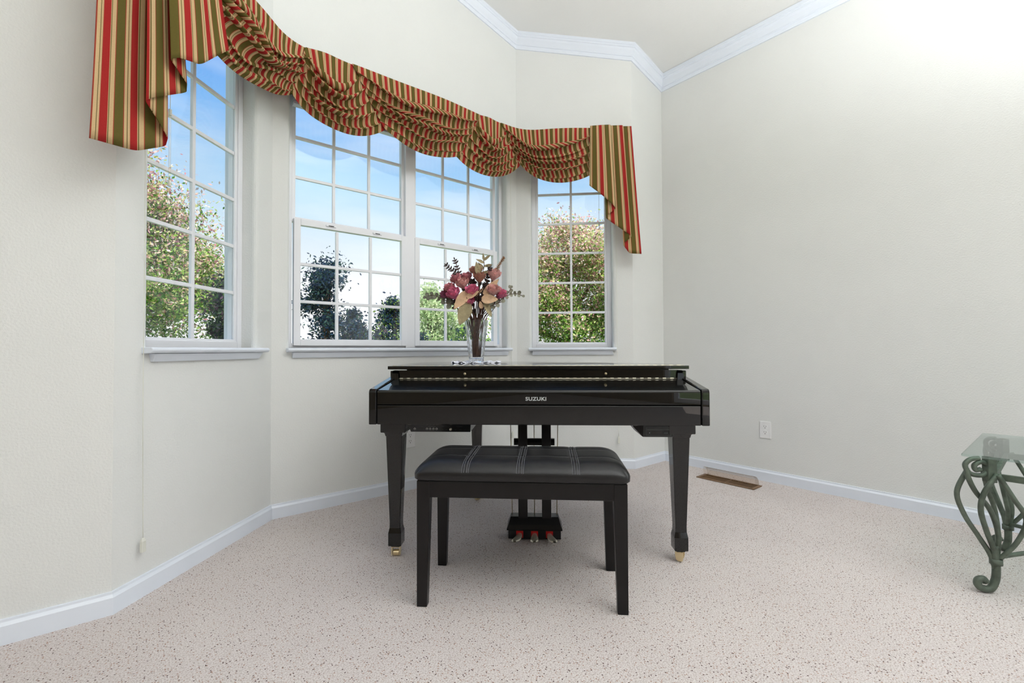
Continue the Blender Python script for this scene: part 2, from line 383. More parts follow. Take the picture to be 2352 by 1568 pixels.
# baseboards and crown moulding, mitred in plan
def mitre_run(pts, prof, zfun):
    """sweep profile [(inset from wall, z)] along wall-face polyline pts (room on the right-hand side), one mesh per leg"""
    pts = [Vector((x, y)) for x, y in pts]; res = []
    dirs = [(pts[i+1]-pts[i]).normalized() for i in range(len(pts)-1)]
    nrm = [Vector((d.y, -d.x)) for d in dirs]          # towards the room
    def corner(i, ins):
        if i == 0: return pts[0]+nrm[0]*ins
        if i == len(pts)-1: return pts[-1]+nrm[-1]*ins
        a, b = nrm[i-1], nrm[i]; m = (a+b).normalized(); return pts[i]+m*(ins/m.dot(a))
    for i in range(len(pts)-1):
        vs = []; n = len(prof)
        for e in (i, i+1):
            for ins, z in prof:
                q = corner(e, ins); vs.append((q.x, q.y, zfun(pts[e].x, q.x)+z))
        res.append((vs, [tuple(range(n)), tuple(range(2*n-1, n-1, -1))]+[((k+1) % n, k, n+k, n+(k+1) % n) for k in range(n)]))
    return res
face_pts = [(XL, T), (C0[0]-kk, T), (C1[0]-kk, B_+T), (C2[0]+kk, B_+T), (C3[0]+kk, T), (T, T), (T, YR)]
bprof = [(0, 0), (T, 0), (T, .058), (T*.55, .068), (T*.5, .076), (0, .076)]
for (vs, fs), nm in zip(mitre_run(face_pts, bprof, lambda x, q: 0), ('wall_left_part', 'bay_left', 'bay_centre', 'bay_right', 'back_right', 'right')):
    o = MB().add(vs, fs).build('baseboard_'+('back_left' if nm == 'wall_left_part' else nm), 'trim_white'); struct(o)
cprof = [(0, 0), (.010, 0), (.013, .012), (.013, .024), (.020, .027), (.020, .034), (.040, .060), (.044, .074), (.050, .077), (.050, .088), (.056, .092), (.056, .115), (0, .115)]
cpts = [(RIDGE, T)]+face_pts[1:]
for k, (vs, fs) in enumerate(mitre_run(cpts, cprof, lambda x, q: ZC+KC*(-x)+KC*0)):
    struct(MB().add(vs, fs).build('trim_%d' % (k+1), 'trim_white'), 'white crown moulding under the ceiling')

# ------------------------------------------------------------------ windows
def ring(mb, a0, a1, z0, z1, w, o0, o1, wb=None):
    wb = w if wb is None else wb
    mb.box(a0, a0+w, o0, o1, z0, z1); mb.box(a1-w, a1, o0, o1, z0, z1)
    mb.box(a0+w, a1-w, o0, o1, z0, z0+wb); mb.box(a0+w, a1-w, o0, o1, z1-w, z1)
def lights(root, a0, a1, z0, z1, nc, nr, off, mw=.017):
    """grid of panes with muntins; a0..z1 is the glazed area"""
    ca, cz = (a1-a0)/nc, (z1-z0)/nr
    pane = None
    for i in range(nc):
        for j in range(nr):
            if pane is None:
                p = MB().box(-ca/2, ca/2, -.002, .002, -cz/2, cz/2).build('pane', 'pane_glass', root); pane = p
            else:
                p = pane.copy(); COL.objects.link(p); p.parent = root
            p.location = (a0+ca*(i+.5), off, z0+cz*(j+.5))
    for i in range(1, nc): MB().box(a0+ca*i-mw/2, a0+ca*i+mw/2, off-.008, off+.008, z0, z1).build('muntin', 'vinyl_white', root, bevel=.002)
    for j in range(1, nr): MB().box(a0, a1, off-.0075, off+.0075, z0+cz*j-mw/2, z0+cz*j+mw/2).build('muntin', 'vinyl_white', root, bevel=.002)
def sill(root, a0, a1, p0, p1, zt=ZS):
    MB().prism_x([(.075, zt), (-.04, zt), (-.046, zt-.006), (-.046, zt-.014), (-.038, zt-.022), (.0, zt-.024), (.075, zt-.024)], a0, a1).build('stool', 'trim_white', root, bevel=.003)
    mb = MB()
    mb.add([(a0+.03, 0, zt-.024), (a1-.03, 0, zt-.024), (a1-.03, -.03, zt-.024), (a0+.03, -.03, zt-.024), (p0, 0, zt-.055), (p1, 0, zt-.055), (p1, -.012, zt-.055), (p0, -.012, zt-.055)],
           [(0, 1, 2, 3), (7, 6, 5, 4), (3, 2, 6, 7), (0, 3, 7, 4), (2, 1, 5, 6), (1, 0, 4, 5)])
    mb.build('apron', 'trim_white', root, bevel=.002)
def side_window(name, m, c, st, ap, label):
    r = struct(empty(name, matrix=m), label)
    fr = MB(); ring(fr, c-.31, c+.31, ZS, ZH, .032, .075, .15); fr.build('frame', 'vinyl_white', r, bevel=.003)
    sh = MB(); ring(sh, c-.278, c+.278, ZS+.02, ZH-.032, .018, .08, .12, wb=.022); sh.build('sash', 'vinyl_white', r, bevel=.003)
    lights(r, c-.26, c+.26, .957, 2.364, 2, 6, .091)
    sill(r, *st, *ap)
    return r
side_window('window_1', MBL, WL, (.112, .812), (.15, .775), 'narrow white grid window in the left bay wall')
side_window('window_3', MBR, WR, (.088, .752), (.115, .735), 'narrow white grid window in the right bay wall')
r = struct(empty('window_2', matrix=MBC), 'wide white double-hung window pair in the middle of the bay')
fr = MB(); ring(fr, OPC[0], OPC[1], ZS, ZH, .028, .07, .15); fr.box(.812, .882, .06, .15, ZS, ZH); fr.build('frame', 'vinyl_white', r, bevel=.003)
for a0, a1, b0, b1 in ((.134, .794, .156, .782), (.900, .9+.657, .915, 1.54)):
    u_ = MB(); ring(u_, a0-.024, a1+.024, 1.64, 2.392, .024, .085, .12, wb=.03); u_.build('upper_sash', 'vinyl_white', r, bevel=.002)
    lights(r, a0, a1, 1.672, 2.368, 3, 3, .10)
    l_ = MB(); ring(l_, b0-.036, b1+.036, .928, 1.656, .036, .055, .088, wb=.038)
    for q in (.27, .73): l_.box(b0+(b1-b0)*q-.03, b0+(b1-b0)*q+.03, .049, .056, 1.634, 1.646)
    l_.build('lower_sash', 'vinyl_white', r, bevel=.002)
    for q in (.27, .73): MB().box(b0+(b1-b0)*q-.015, b0+(b1-b0)*q+.015, .047, .0495, 1.637, 1.641).build('lift_slot', 'slot_dark', r)
    lights(r, b0, b1, .966, 1.613, 3, 3, .07)
sill(r, .068, 1.648, .098, 1.628)
# unseen rear patio door and side window, added behind the camera for daylight
r = struct(empty('added_door', matrix=MRE)); mb = MB(); ring(mb, .9, 4.3, .02, 2.35, .07, .04, .12); mb.box(2.56, 2.64, .04, .12, .02, 2.35); mb.build('frame', 'vinyl_white', r)
for k in (0, 1): MB().box(.97+k*1.67, 2.56+k*1.67, .075, .081, .09, 2.28).build('pane', 'pane_glass', r)
r = struct(empty('added_window', matrix=MRT)); mb = MB(); ring(mb, 3.6, 5.6, .85, 2.4, .06, .05, .12); mb.build('frame', 'vinyl_white', r)
MB().box(3.66, 5.54, .08, .086, .91, 2.34).build('pane', 'pane_glass', r)

# raised blinds with their cords
def blind(m, a0, a1, label, zb, cord_a, cord_z, wand_a=None, wand=(1.97, 1.6), wand_thick=True):
    b = tag(empty('window_blind', matrix=m), label, 'blind', 'raised blinds in the bay windows')
    MB().box(a0, a1, .012, .052, ZH-.042, ZH-.002).build('headrail', 'slat_white', b, bevel=.002)
    n = 9
    for k in range(n):
        z = zb+.018+(ZH-.046-zb-.018)*k/n
        MB().prism_x([(.008, z), (.032, z+.004), (.056, z), (.056, z+.0025), (.032, z+.0065), (.008, z+.0025)], a0+.004, a1-.004).build('slat', 'slat_white', b)
    MB().box(a0+.004, a1-.004, .010, .054, zb, zb+.016).build('bottom_rail', 'slat_white', b, bevel=.003)
    if not cord_a: return b
    sp = spline([(cord_a, .02, ZH-.03), (cord_a, -.012, 2.3), (cord_a, -.022, 1.4), (cord_a, -.022, ZS), (cord_a+.001, -.022, .6), (cord_a+.006, -.022, cord_z+.03)], 6)
    MB().tube(sp, .0013, 5).build('cord', 'cord_white', b, smooth=True)
    q = (cord_a+.006, -.022, cord_z)
    MB().stack([(q[0]-.008, q[0]+.008, q[1]-.006, q[1]+.006, cord_z-.022), (q[0]-.008, q[0]+.008, q[1]-.006, q[1]+.006, cord_z+.018), (q[0]-.004, q[0]+.004, q[1]-.003, q[1]+.003, cord_z+.03)]).build('tassel', 'cord_white', b, bevel=.002)
    if wand_a:
        MB().cyl((wand_a, .03, ZH-.04), (wand_a, .03, wand[0]), .0012, 5).build('wand_hook', 'cord_white', b)
        MB().cyl((wand_a, .03, wand[0]), (wand_a, .03, wand[1]), .0042, 6).build('wand', 'clear_plastic', b)
        for z in wand: MB().cyl((wand_a, .03, z-.012), (wand_a, .03, z+.012), .006, 8).build('wand_cap', 'cord_white', b)
    return b
blind(MBL, WL-.30, WL+.30, 'raised blind at the head of the left bay window, its cord hanging lowest', 2.30, .098, .19, .262, (1.87, 1.58))
blind(MBC, .10, .84, 'raised blind at the head of the left half of the wide window', 2.288, None, 0)
blind(MBC, .86, 1.62, 'raised blind at the head of the right half of the wide window', 2.288, 1.654, .25)
blind(MBR, WR-.30, WR+.30, 'raised blind at the head of the right bay window beside the corner', 2.34, .759, .215, .634, (1.87, 1.5))

# ------------------------------------------------------------------ swag valance
OFF = .11
POLY = [MBL @ Vector((-.6, -OFF, 0)), MBL @ Vector((LB-.0414-.006, -OFF, 0)), MBR @ Vector((.0414+.006, -OFF, 0)), MBR @ Vector((1.5, -OFF, 0))]
_k = math.tan(math.radians(22.5))*(OFF)
_p1 = MBL @ Vector((LB+kk-_k, -OFF, 0)); _p2 = MBR @ Vector((_k-kk, -OFF, 0))
POLY = [POLY[0], _p1, _p2, POLY[3]]
LENS = [(POLY[i+1]-POLY[i]).length for i in range(3)]
def poly_pt(d):
    d += .6
    for i in range(3):
        if d <= LENS[i] or i == 2: return POLY[i]+(POLY[i+1]-POLY[i])*(d/LENS[i])
        d -= LENS[i]
def path(d):
    acc = Vector((0, 0, 0))
    for k in range(-4, 5): acc += poly_pt(d+k*.03)
    return acc/9
def pathn(d):
    t = (path(d+.01)-path(d-.01)).normalized(); return Vector((t.y, -t.x, 0))     # towards the room
def vp(d, out, z):
    q = path(d)+pathn(d)*out; return Vector((q.x, q.y, z))
def cloth(name, P, UV, parent, solid=.0025):
    mb = MB().grid(P); a = len(P); b = len(P[0])
    o = mb.build(name, 'stripe_cloth', parent, smooth=True, fix=False)
    me = o.data; uvl = me.uv_layers.new(name='UVMap'); flat = [q for row in UV for q in row]
    for l in me.loops: uvl.data[l.index].uv = flat[l.vertex_index]
    sm = o.modifiers.new('cloth', 'SOLIDIFY'); sm.thickness = solid; sm.offset = 0
    return o
val = tag(empty('window_valance', C1+(0,)), 'striped red, olive and cream swag valance with side tails over the bay window', 'valance')
ZT = 2.548
val_inv = Matrix.Translation(-Vector(C1+(0,)))
def swag(tl, tr, cl, cr_, S, skew, lay, nf, seed, phase=0.0, twist=.0, curl=0):
    rg = random.Random(seed); NS, NT = 72, 150
    jump = [rg.uniform(-.05, .05) for _ in range(nf+3)]
    lob = [(rg.uniform(0, 6), rg.uniform(1.5, 3.5), rg.uniform(-1, 1)) for _ in range(4)]
    Pm, U = [], []
    Wd = max(tr-tl, cr_[0]-cl[0])*1.3
    for i in range(NT+1):
        t = i/NT; row = []; ru = []
        for j in range(NS+1):
            s = j/NS; e = math.sin(PI*s)
            wob = sum(a*math.sin(w*s*PI+p0) for p0, w, a in lob)*.10*e
            env = min(1, max(0, t-.05)/.07)*min(1, max(0, (1-t)/.05))           # flat at the board, flat hem band
            hem = min(1, max(0, (.885-t)/.04))
            tf = max(0, t-.07)/.93; ph = 2*PI*nf*tf**.9+wob*4+twist*(s-.5)
            amp = (.005+.030*e**.6)*env*(.2+.8*hem)*(.75+.35*math.sin(2.3*nf*tf+seed))
            kz = (.2+2.0*e**.5)*env*hem
            tz = t+kz*math.sin(ph)/(2*PI*nf)
            tz = max(0, min(1.0, tz))
            Ld = tl+(cl[0]-tl)*tz; Lz = ZT+(cl[1]-ZT)*tz
            Rd = tr+(cr_[0]-tr)*tz; Rz = ZT+(cr_[1]-ZT)*tz
            ss = s+skew*math.sin(PI*s)**2*.5
            sag = (S+.055*(1-tz))*(1-math.exp(-tz/.085))*(4*ss*(1-ss))**.9
            d = Ld+(Rd-Ld)*s; z = Lz+(Rz-Lz)*s-sag
            out = lay+.035*e*math.sin(PI*min(1, t*.9+.1))**.7+amp*(1-math.cos(ph))*.95+.004*math.sin(9*s+5*t+seed)
            if curl: z += .020*curl*e*env*hem*math.sin(10*s+6*t+curl*3); out += .016*curl*e*env*hem*math.sin(9*s-8*t+curl)
            f = nf*tf**.9+wob*.64; k0 = int(math.floor(f)); fr_ = f-k0
            g = max(0, min(1, (fr_-.35)/.3)); g = g*g*(3-2*g)
            jj = jump[k0 % (nf+2)]*(1-g)+jump[(k0+1) % (nf+2)]*g
            row.append(val_inv @ vp(d, out, z)); ru.append(((s-.5)*1.28*(Rd-Ld+.4*sag)+phase+1+jj*hem+.03*curl*e*math.sin(6*t)*.3*hem, t*.6))
        Pm.append(row); U.append(ru)
    return cloth('swag', Pm, U, val)
# (top-left, top-right, left cusp, right cusp) in metres along the board, cusp heights
swag(.16, 1.03, (.20, 2.19), (.86, 2.262), .075, .10, .000, 5, 3, .02, 1.2, curl=1.1)
swag(.935, 1.215, (.835, 2.277), (1.40, 2.240), .118, -.02, .012, 5, 5, .05, .6)
swag(1.185, 2.10, (1.375, 2.240), (1.925, 2.215), .075, .04, .024, 5, 8, .01, -.6, curl=.5)
swag(2.065, 2.31, (1.885, 2.224), (2.475, 2.290), .120, .0, .012, 5, 11, .04, .4)
swag(2.275, 3.04, (2.445, 2.300), (3.02, 2.205), .10, .02, .020, 5, 14, .03, -.3)
def jabot(pts, ztop, top_scale, dtop, seed, phase):
    """cascading tail: pts = [(d, out, hem z)] zigzag at the hem, gathered to top_scale about dtop at the board"""
    # densify along the zigzag with rounded turns
    Pm, U = [], []; seq = []; s = 0
    for i in range(len(pts)-1):
        a, b = pts[i], pts[i+1]; L = math.dist(a[:2], b[:2])
        for k in range(14):
            f = k/14; g = f*f*(3-2*f)*.35+f*.65; seq.append(([a[c]+(b[c]-a[c])*(f if c != 1 else g) for c in range(3)], s+L*f))
        s += L
    seq.append((list(pts[-1]), s)); NR = 30
    sm = []
    for i in range(len(seq)):
        w = [seq[max(0, min(len(seq)-1, i+q))] for q in (-2, -1, 0, 1, 2)]
        sm.append(([sum(x[0][c] for x in w)/5 for c in range(3)], seq[i][1])) if 0 < i < len(seq)-1 else sm.append(seq[i])
    for r_ in range(NR+1):
        f = r_/NR; row, ru = [], []
        for (d, out, zh), sl in sm:
            k = top_scale+(1-top_scale)*f; z = ztop+(zh-ztop)*f
            o2 = out*(.55+.45*f)+.010*math.sin(sl*17+seed)*math.sin(PI*f*.8)
            row.append(val_inv @ vp(dtop+(d-dtop)*k, o2, z)); ru.append((sl*.83+phase, f*.8))
        Pm.append(row); U.append(ru)
    return cloth('jabot', Pm, U, val)
jabot([(-.20, .010, 1.545), (-.04, .018, 1.575), (.055, .030, 1.632), (.045, .046, 1.66), (-.055, .052, 1.735), (-.045, .066, 1.75), (.085, .072, 1.838), (.098, .078, 1.85), (.085, .090, 1.875), (.0, .094, 1.91), (.02, .108, 1.925), (.11, .112, 1.955), (.285, .100, 2.125)], ZT+.004, .88, .10, 2, .070)
D_ = 2.4853-.04
jabot([(.93+D_, .006, 1.603), (.84+D_, .016, 1.606), (.795+D_, .022, 1.664), (.80+D_, .032, 1.68), (.85+D_, .036, 1.72), (.84+D_, .046, 1.735), (.775+D_, .050, 1.782), (.668+D_, .054, 1.862), (.675+D_, .064, 1.88), (.735+D_, .068, 1.925), (.725+D_, .078, 1.94), (.655+D_, .080, 2.006), (.548+D_, .072, 2.100)], ZT+.006, .80, .60+D_, 5, .01)
# returns from the board to the wall, and the board itself
def ret(d, z0, z1, ph):
    P_, U_ = [], []
    for r_ in range(13):
        f = r_/12; row, ru = [], []
        for k in range(9):
            g = k/8; row.append(val_inv @ vp(d+(.012 if d > 1 else -.012)*math.sin(PI*g*.5), .006-(OFF+.0)*g, z0+(z1-z0)*f)); ru.append((g*OFF+ph, f))
        P_.append(row); U_.append(ru)
    cloth('return', P_, U_, val)
ret(.855+D_-.015, ZT+.004, 2.2, .04)
bd = MB(); q = 40
top = [vp(-.15+(2.94+D_-2.11+.15)*0+(-.0)+(3.30)*k/q, -.004, 0) for k in range(q+1)]
bot = [vp(-.15+(3.30)*k/q, -OFF+.004, 0) for k in range(q+1)]
vs = []
for k in range(q+1):
    for pnt in (top[k], bot[k]):
        for z in (ZT-.03, ZT-.012): vs.append(val_inv @ Vector((pnt.x, pnt.y, z)))
fs = []
for k in range(q):
    a = 4*k; b = a+4; fs += [(a, a+1, b+1, b), (a+2, b+2, b+3, a+3), (a+1, a+3, b+3, b+1), (a, b, b+2, a+2)]
fs += [(0, 2, 3, 1), (4*q, 4*q+1, 4*q+3, 4*q+2)]
bd.add(vs, fs).build('mounting_board', 'trim_white', val)

# ------------------------------------------------------------------ piano (front faces -y in its own frame)
PO, PA = Vector((-2.0492, -.6744, 0)), math.radians(-42.42)
piano = tag(empty('digital_grand_piano', PO, PA), 'glossy black digital baby grand piano standing in the window bay', 'piano')
XA, XB, PC = -.690, .722, .016
K0, K1 = -.656, .688
PB = 'piano_black'
def P(mb, name, m=PB, parent=None, **kw): return mb.build(name, m, parent or piano, **kw)
P(MB().box(K0, K1, .004, .05, .587, .668), 'key_slip', bevel=.003)
cover = [(.006, .672), (.006, .722), (.008, .728), (.013, .7315), (.27, .7635), (.27, .672)]
fb = P(MB().prism_x(cover, K0, K1), 'fallboard', bevel=.0015)
P(MB().box(K0, K1, .02, .45, .587, .615), 'key_bed')
armp = [(0, .587), (0, .722), (.003, .731), (.010, .7365), (.28, .772), (.30, .772), (.30, .587)]
for x0, x1 in ((XA, K0-.002), (K1+.002, XB)): P(MB().prism_x(armp, x0, x1), 'cheek_arm', bevel=.004, bseg=3)
# case outline: straight spine at left, rounded tail, curved bentside at right
side = spline([(XB, .29, 0), (XB, .44, 0), (.66, .60, 0), (.42, .73, 0), (.18, .86, 0), (-.06, .99, 0), (-.30, 1.03, 0), (-.55, 1.01, 0), (-.66, .93, 0), (XA, .80, 0), (XA, .29, 0)], 6)
case = [(p.x, p.y) for p in side]
P(MB().prism_z(case, .60, .800), 'rim', bevel=.004)
P(MB().box(K0+.012, K1-.012, .262, .30, .760, .8035), 'music_shelf')
P(MB().box(K0+.05, K1-.05, .282, .32, .795, .8092), 'inner_rail', 'plastic_black')
for x0, x1 in ((K0-.016, K0+.020), (K1-.022, K1+.010)):
    P(MB().add([(x0, .245, .755), (x1, .245, .755), (x1, .30, .755), (x0, .30, .755), (x0+.002, .250, .790), (x1-.002, .250, .790), (x1-.002, .30, .800), (x0+.004, .30, .804), (x0+.004, .262, .803), (x1-.004, .262, .803)],
        [(3, 2, 1, 0), (0, 1, 5, 4), (4, 5, 9, 8), (1, 2, 6, 9, 5), (0, 4, 8, 7, 3), (2, 3, 7, 6), (8, 9, 6, 7)]), 'cheek_block', bevel=.002)
for x in (-.319+.0, .340): 
    k = MB(); k.cyl((x, .262, .788), (x, .250, .788), .0035, 10); k.cyl((x, .252, .788), (x, .243, .788), .0062, 14)
    P(k, 'desk_knob', 'brass', smooth=True)
def hinge(name, x0, x1, y, z, r):
    h = P(MB().cyl((x0, y, z), (x1, y, z), r, 8), name, 'gold_hinge', smooth=True)
    n = 38; st = (x1-x0)/n; k = MB()
    for i in range(n): k.cyl((x0+st*(i+.1), y-.0004, z+.0004), (x0+st*(i+.55), y-.0004, z+.0004), r*1.35, 8)
    k.build('knuckles', 'gold_hinge', h)
hinge('fallboard_hinge', K0+.02, K1-.02, .258, .7645, .0026)
lidp = [(XB-.006, .232), (XA+.006, .232)]+[(PC+(x-PC)*1.006, .29+(y-.29)*1.012) for x, y in reversed(case)]
lid = P(MB().prism_z(lidp, .8095, .8250), 'lid', bevel=.002)
hinge('lid_hinge', XA+.02, XB-.02, .262, .8252, .0020)
for x in (-.55, .58): P(MB().cyl((x, .29, .798), (x, .29, .812), .010, 12), 'lid_bumper', 'plastic_black')
# lettering
fc = bpy.data.curves.new('logo', 'FONT'); fc.body = 'SUZUKI'; fc.size = .0205; fc.offset = .0006; fc.extrude = .0004; fc.space_character = 1.08
to = bpy.data.objects.new('tmp', fc); COL.objects.link(to); bpy.context.view_layer.update()
me = bpy.data.meshes.new_from_object(to.evaluated_get(bpy.context.evaluated_depsgraph_get())); bpy.data.objects.remove(to)
xs_ = [v.co.x for v in me.vertices]; w_ = max(xs_)-min(xs_)
for v in me.vertices: v.co = Vector(((v.co.x-min(xs_))/w_*.086-.028, .0052-v.co.z, .689+v.co.y))
me.materials.clear(); me.materials.append(MATS['logo_silver']); lo = bpy.data.objects.new('logo', me); COL.objects.link(lo); lo.parent = fb; lo['label'] = 'silver lettering SUZUKI'
# legs: corbel block, tapered shaft, flared foot, brass caster
def leg(cx, cy, ztop, turn, blk=True, fl=1):
    lg = empty('leg', (cx, cy, 0), 0, piano)
    if blk:
        b = MB(); b.stack([(-.036, .036, -.044, .05, .528), (-.040, .040, -.048, .055, .545), (-.055, .055, -.054, .07, .546), (-.055, .055, -.054, .07, .590)])
        b.build('leg_block', PB, lg, bevel=.003)
    MB().stack([(-.0275, .0275, -.0275, .0275, .050), (-.0285, .0285, -.0285, .0285, .056), (-.0285, .0285, -.0285, .0285, .106), (-.024, .024, -.024, .024, .128), (-.0235, .0235, -.0235, .0235, .15), (-.0355, .0355, -.0355, .0355, ztop-.03), (-.036, .036, -.036, .036, ztop)]).build('shaft', PB, lg, bevel=.002)
    MB().box(-.018, .018, -.018, .018, .044, .051).build('ferrule', 'plastic_black', lg)
    ca = empty('caster', (0, 0, 0), turn, lg)
    f = MB()
    for sx in (-1, 1): f.prism_x([(-.014, .006), (.012, .010), (.016, .030), (.016, .044), (-.016, .044), (-.018, .024)], sx*.017-.0025, sx*.017+.0025)
    f.box(-.0195, .0195, -.016, .016, .040, .0445); f.build('caster_fork', 'brass', lg, bevel=.001, matrix=Matrix.Rotation(turn, 4, 'Z'))
    w = MB().cyl((-.012, 0, .0135), (.012, 0, .0135), .0135, 16); w.build('caster_wheel', 'brass', lg, smooth=False, matrix=Matrix.Rotation(turn, 4, 'Z'))
    bpy.data.objects.remove(ca)
    return lg
leg(-.600, .097, .545, .12)
leg(.624, .097, .545, 1.1)
leg(-.338, .86, .60, .8, blk=False)
# pedal lyre
ly = empty('pedal_lyre', (.006, .31, 0), 0, piano)
for x in (-.055, .058): MB().box(x-.022, x+.022, -.012, .012, .085, .60).build('lyre_post', 'satin_black', ly, bevel=.002)
br = MB()
br.tube([(-.098, .018, .455), (.098, .018, .455)], .018, 6); br.build('brace_bar', 'satin_black', ly)
MB().stack([(-.124, .124, -.035, .06, .008), (-.124, .124, -.035, .06, .052)]).build('pedal_box', 'plastic_black', ly, bevel=.002)
MB().stack([(-.131, .131, -.044, .066, .050), (-.131, .131, -.044, .066, .056), (-.124, .124, -.036, .062, .074), (-.114, .114, -.006, .05, .102)]).build('box_cap', 'satin_black', ly, bevel=.002)
for x, zb in ((-.108, .095), (.0, .095), (.108, .095)): MB().cyl((x, .03, zb), (x*1.08, .05, .60), .0022, 6).build('pedal_rod', 'brass', ly, smooth=True)
for k in (-1, 0, 1):
    x = k*.070
    MB().box(x-.0165, x+.0165, -.0375, -.033, .014, .046).build('felt', 'red_felt', ly)
    pd = MB(); rows = []
    for i in range(11):
        t = i/10; y = -.030-t*.066; w = (.0105+.0085*math.sin(PI*min(1, t*.62))**1.5 if t < .92 else .014)*(1 if t < 1 else .55); z = .036-.012*t-.010*max(0, t-.75)
        xo = x+k*.022*t*t
        rows.append([(xo-w, y, z-.004), (xo-w*.9, y, z), (xo-w*.45, y, z+.0025), (xo, y, z+.0032), (xo+w*.45, y, z+.0025), (xo+w*.9, y, z), (xo+w, y, z-.004), (xo, y, z-.0055), (xo-w, y, z-.004)])
    pd.grid(rows).build('pedal', 'chrome', ly, smooth=True)
# control box under the key bed at left
cb = P(MB().stack([(-.524, -.266, .052, .24, .549), (-.534, -.262, .040, .25, .588)]), 'control_box', 'plastic_black', bevel=.001)
def onface(x, z): return .052-.012*(z-.549)/.039
for x in (-.505, -.452, -.438, -.424, -.410):
    y = onface(x, .566); MB().cyl((x, y+.002, .563), (x, y-.0025, .563), .0042, 12).build('jack', 'mark_white', cb); MB().cyl((x, y+.001, .5625), (x, y-.0028, .5625), .0028, 10).build('jack_hole', 'slot_dark', cb)
y = onface(0, .566); MB().cyl((-.349, y+.002, .562), (-.349, y-.010, .562), .0052, 14).build('volume_knob', 'chrome', cb, smooth=True)
for x, z, w in ((-.478, .572, .018), (-.43, .573, .03), (-.382, .574, .010), (-.312, .573, .026), (-.486, .560, .003), (-.468, .560, .003), (-.385, .559, .004), (-.368, .559, .006), (-.329, .559, .006), (-.308, .559, .010), (-.288, .559, .003)):
    MB().box(x-w/2, x+w/2, onface(x, z)-.0012, onface(x, z)+.001, z-.0005, z+.0005).build('marking', 'plastic_grey', cb)
# disk drive under the key bed at right
db = P(MB().stack([(.462, .588, .046, .24, .533), (.462, .588, .046, .24, .588)]), 'disk_drive', 'plastic_black', bevel=.002)
MB().add([(.462, .05, .533), (.424, .06, .575), (.424, .06, .588), (.462, .05, .588), (.462, .2, .533), (.424, .2, .575), (.424, .2, .588), (.462, .2, .588)], [(0, 1, 2, 3), (7, 6, 5, 4), (0, 4, 5, 1), (1, 5, 6, 2), (3, 2, 6, 7)]).build('bracket', 'satin_black', db)
bz = MB(); ring(bz, .474, .578, .539, .573, .002, .044, .047); bz.build('bezel', 'plastic_grey', db)
MB().box(.479, .573, .0442, .047, .562, .567).build('disk_slot', 'plastic_grey', db)
MB().box(.500, .540, .0442, .047, .548, .556).build('shutter', 'slot_dark', db)
MB().box(.548, .564, .042, .047, .547, .554).build('eject_button', 'plastic_grey', db, bevel=.001)
MB().cyl((.489, .047, .5505), (.489, .0435, .5505), .0016, 8).build('lamp', 'mark_white', db)

# ------------------------------------------------------------------ piano bench
c, s_ = math.cos(PA), math.sin(PA)
bx, by = -.036, -.142
bench = tag(empty('piano_bench', (PO.x+c*bx-s_*by, PO.y+s_*bx+c*by, 0), PA+math.radians(-1.6)), 'black wooden piano bench with padded vinyl seat in front of the piano', 'bench')
for sx in (-1, 1):
    for sy in (-1, 1):
        x, y = sx*.348, sy*.150; w0, w1, d0, d1 = .036, .046, .030, .040
        xo = x+sx*.018; yo = y+sy*.02
        f = lambda w, d, z: (min(xo, xo-sx*w), max(xo, xo-sx*w), min(yo, yo-sy*d), max(yo, yo-sy*d), z)
        MB().stack([f(w0, d0, 0), f(w1, d1, .375), f(w1, d1, .440)]).build('leg', 'satin_black', bench, bevel=.002)
for sy in (-1, 1): MB().box(-.325, .325, sy*.158-.01, sy*.158+.01, .382, .440).build('apron', 'satin_black', bench, bevel=.002)
for sx in (-1, 1): MB().box(sx*.352-.01, sx*.352+.01, -.135, .135, .382, .440).build('apron', 'satin_black', bench, bevel=.002)
HX, HY, Z0, Z1 = .378, .185, .442, .507
SEAM = (-.192, .0, .192); CSEAM = (-.055, .075)
def cush(u, v, lift=0):
    """u, v in [-1, 1] across the seat; rounded cushion top and sides"""
    x = HX*u; y = HY*v
    e = min(1, (1-abs(u))*HX/.085); g = min(1, (1-abs(v))*HY/.085)
    h = (1-(1-e)**2.3)**.55*(1-(1-g)**2.3)**.55
    z = Z0+.022+(Z1-Z0-.022)*h
    for q in SEAM:
        for o in (-.011, .011): z -= .0025*math.exp(-((x-q-o)/.004)**2)*h
    for q in CSEAM: z -= .0022*math.exp(-((y-q)/.004)**2)*h
    z += .003*(abs(math.sin((x+.0)/.192*PI))**.5-1)*h*.6
    return Vector((x, y, z+lift))
def dist_pts(n, dense):
    return sorted({-1+2*k/n for k in range(n+1)} | {q for q in dense if -1 <= q <= 1})
us = dist_pts(60, [(q+o+d)/HX for q in SEAM for o in (-.011, .011) for d in (-.004, 0, .004)]+[sg*(1-k*.006) for sg in (-1, 1) for k in range(8)])
vs_ = dist_pts(36, [(q+d)/HY for q in CSEAM for d in (-.004, 0, .004)]+[sg*(1-k*.012) for sg in (-1, 1) for k in range(8)])
mb = MB(); grid = []
def rc(u, v):              # round the plan corners
    p = cush(u, v); r = .035; ax, ay = abs(p.x), abs(p.y)
    dx, dy = ax-(HX-r), ay-(HY-r)
    if dx > 0 and dy > 0:
        m = max(dx, dy); l = math.hypot(dx, dy); p.x = math.copysign(HX-r+dx*m/l, p.x); p.y = math.copysign(HY-r+dy*m/l, p.y)
    return p
rows = [[rc(u, v) for v in vs_] for u in us]
mb.grid(rows); nu, nv = len(us), len(vs_)
border = [(i, 0) for i in range(nu)]+[(nu-1, j) for j in range(1, nv)]+[(i, nv-1) for i in range(nu-2, -1, -1)]+[(0, j) for j in range(nv-2, 0, -1)]
base = len(mb.v); nb = len(border)
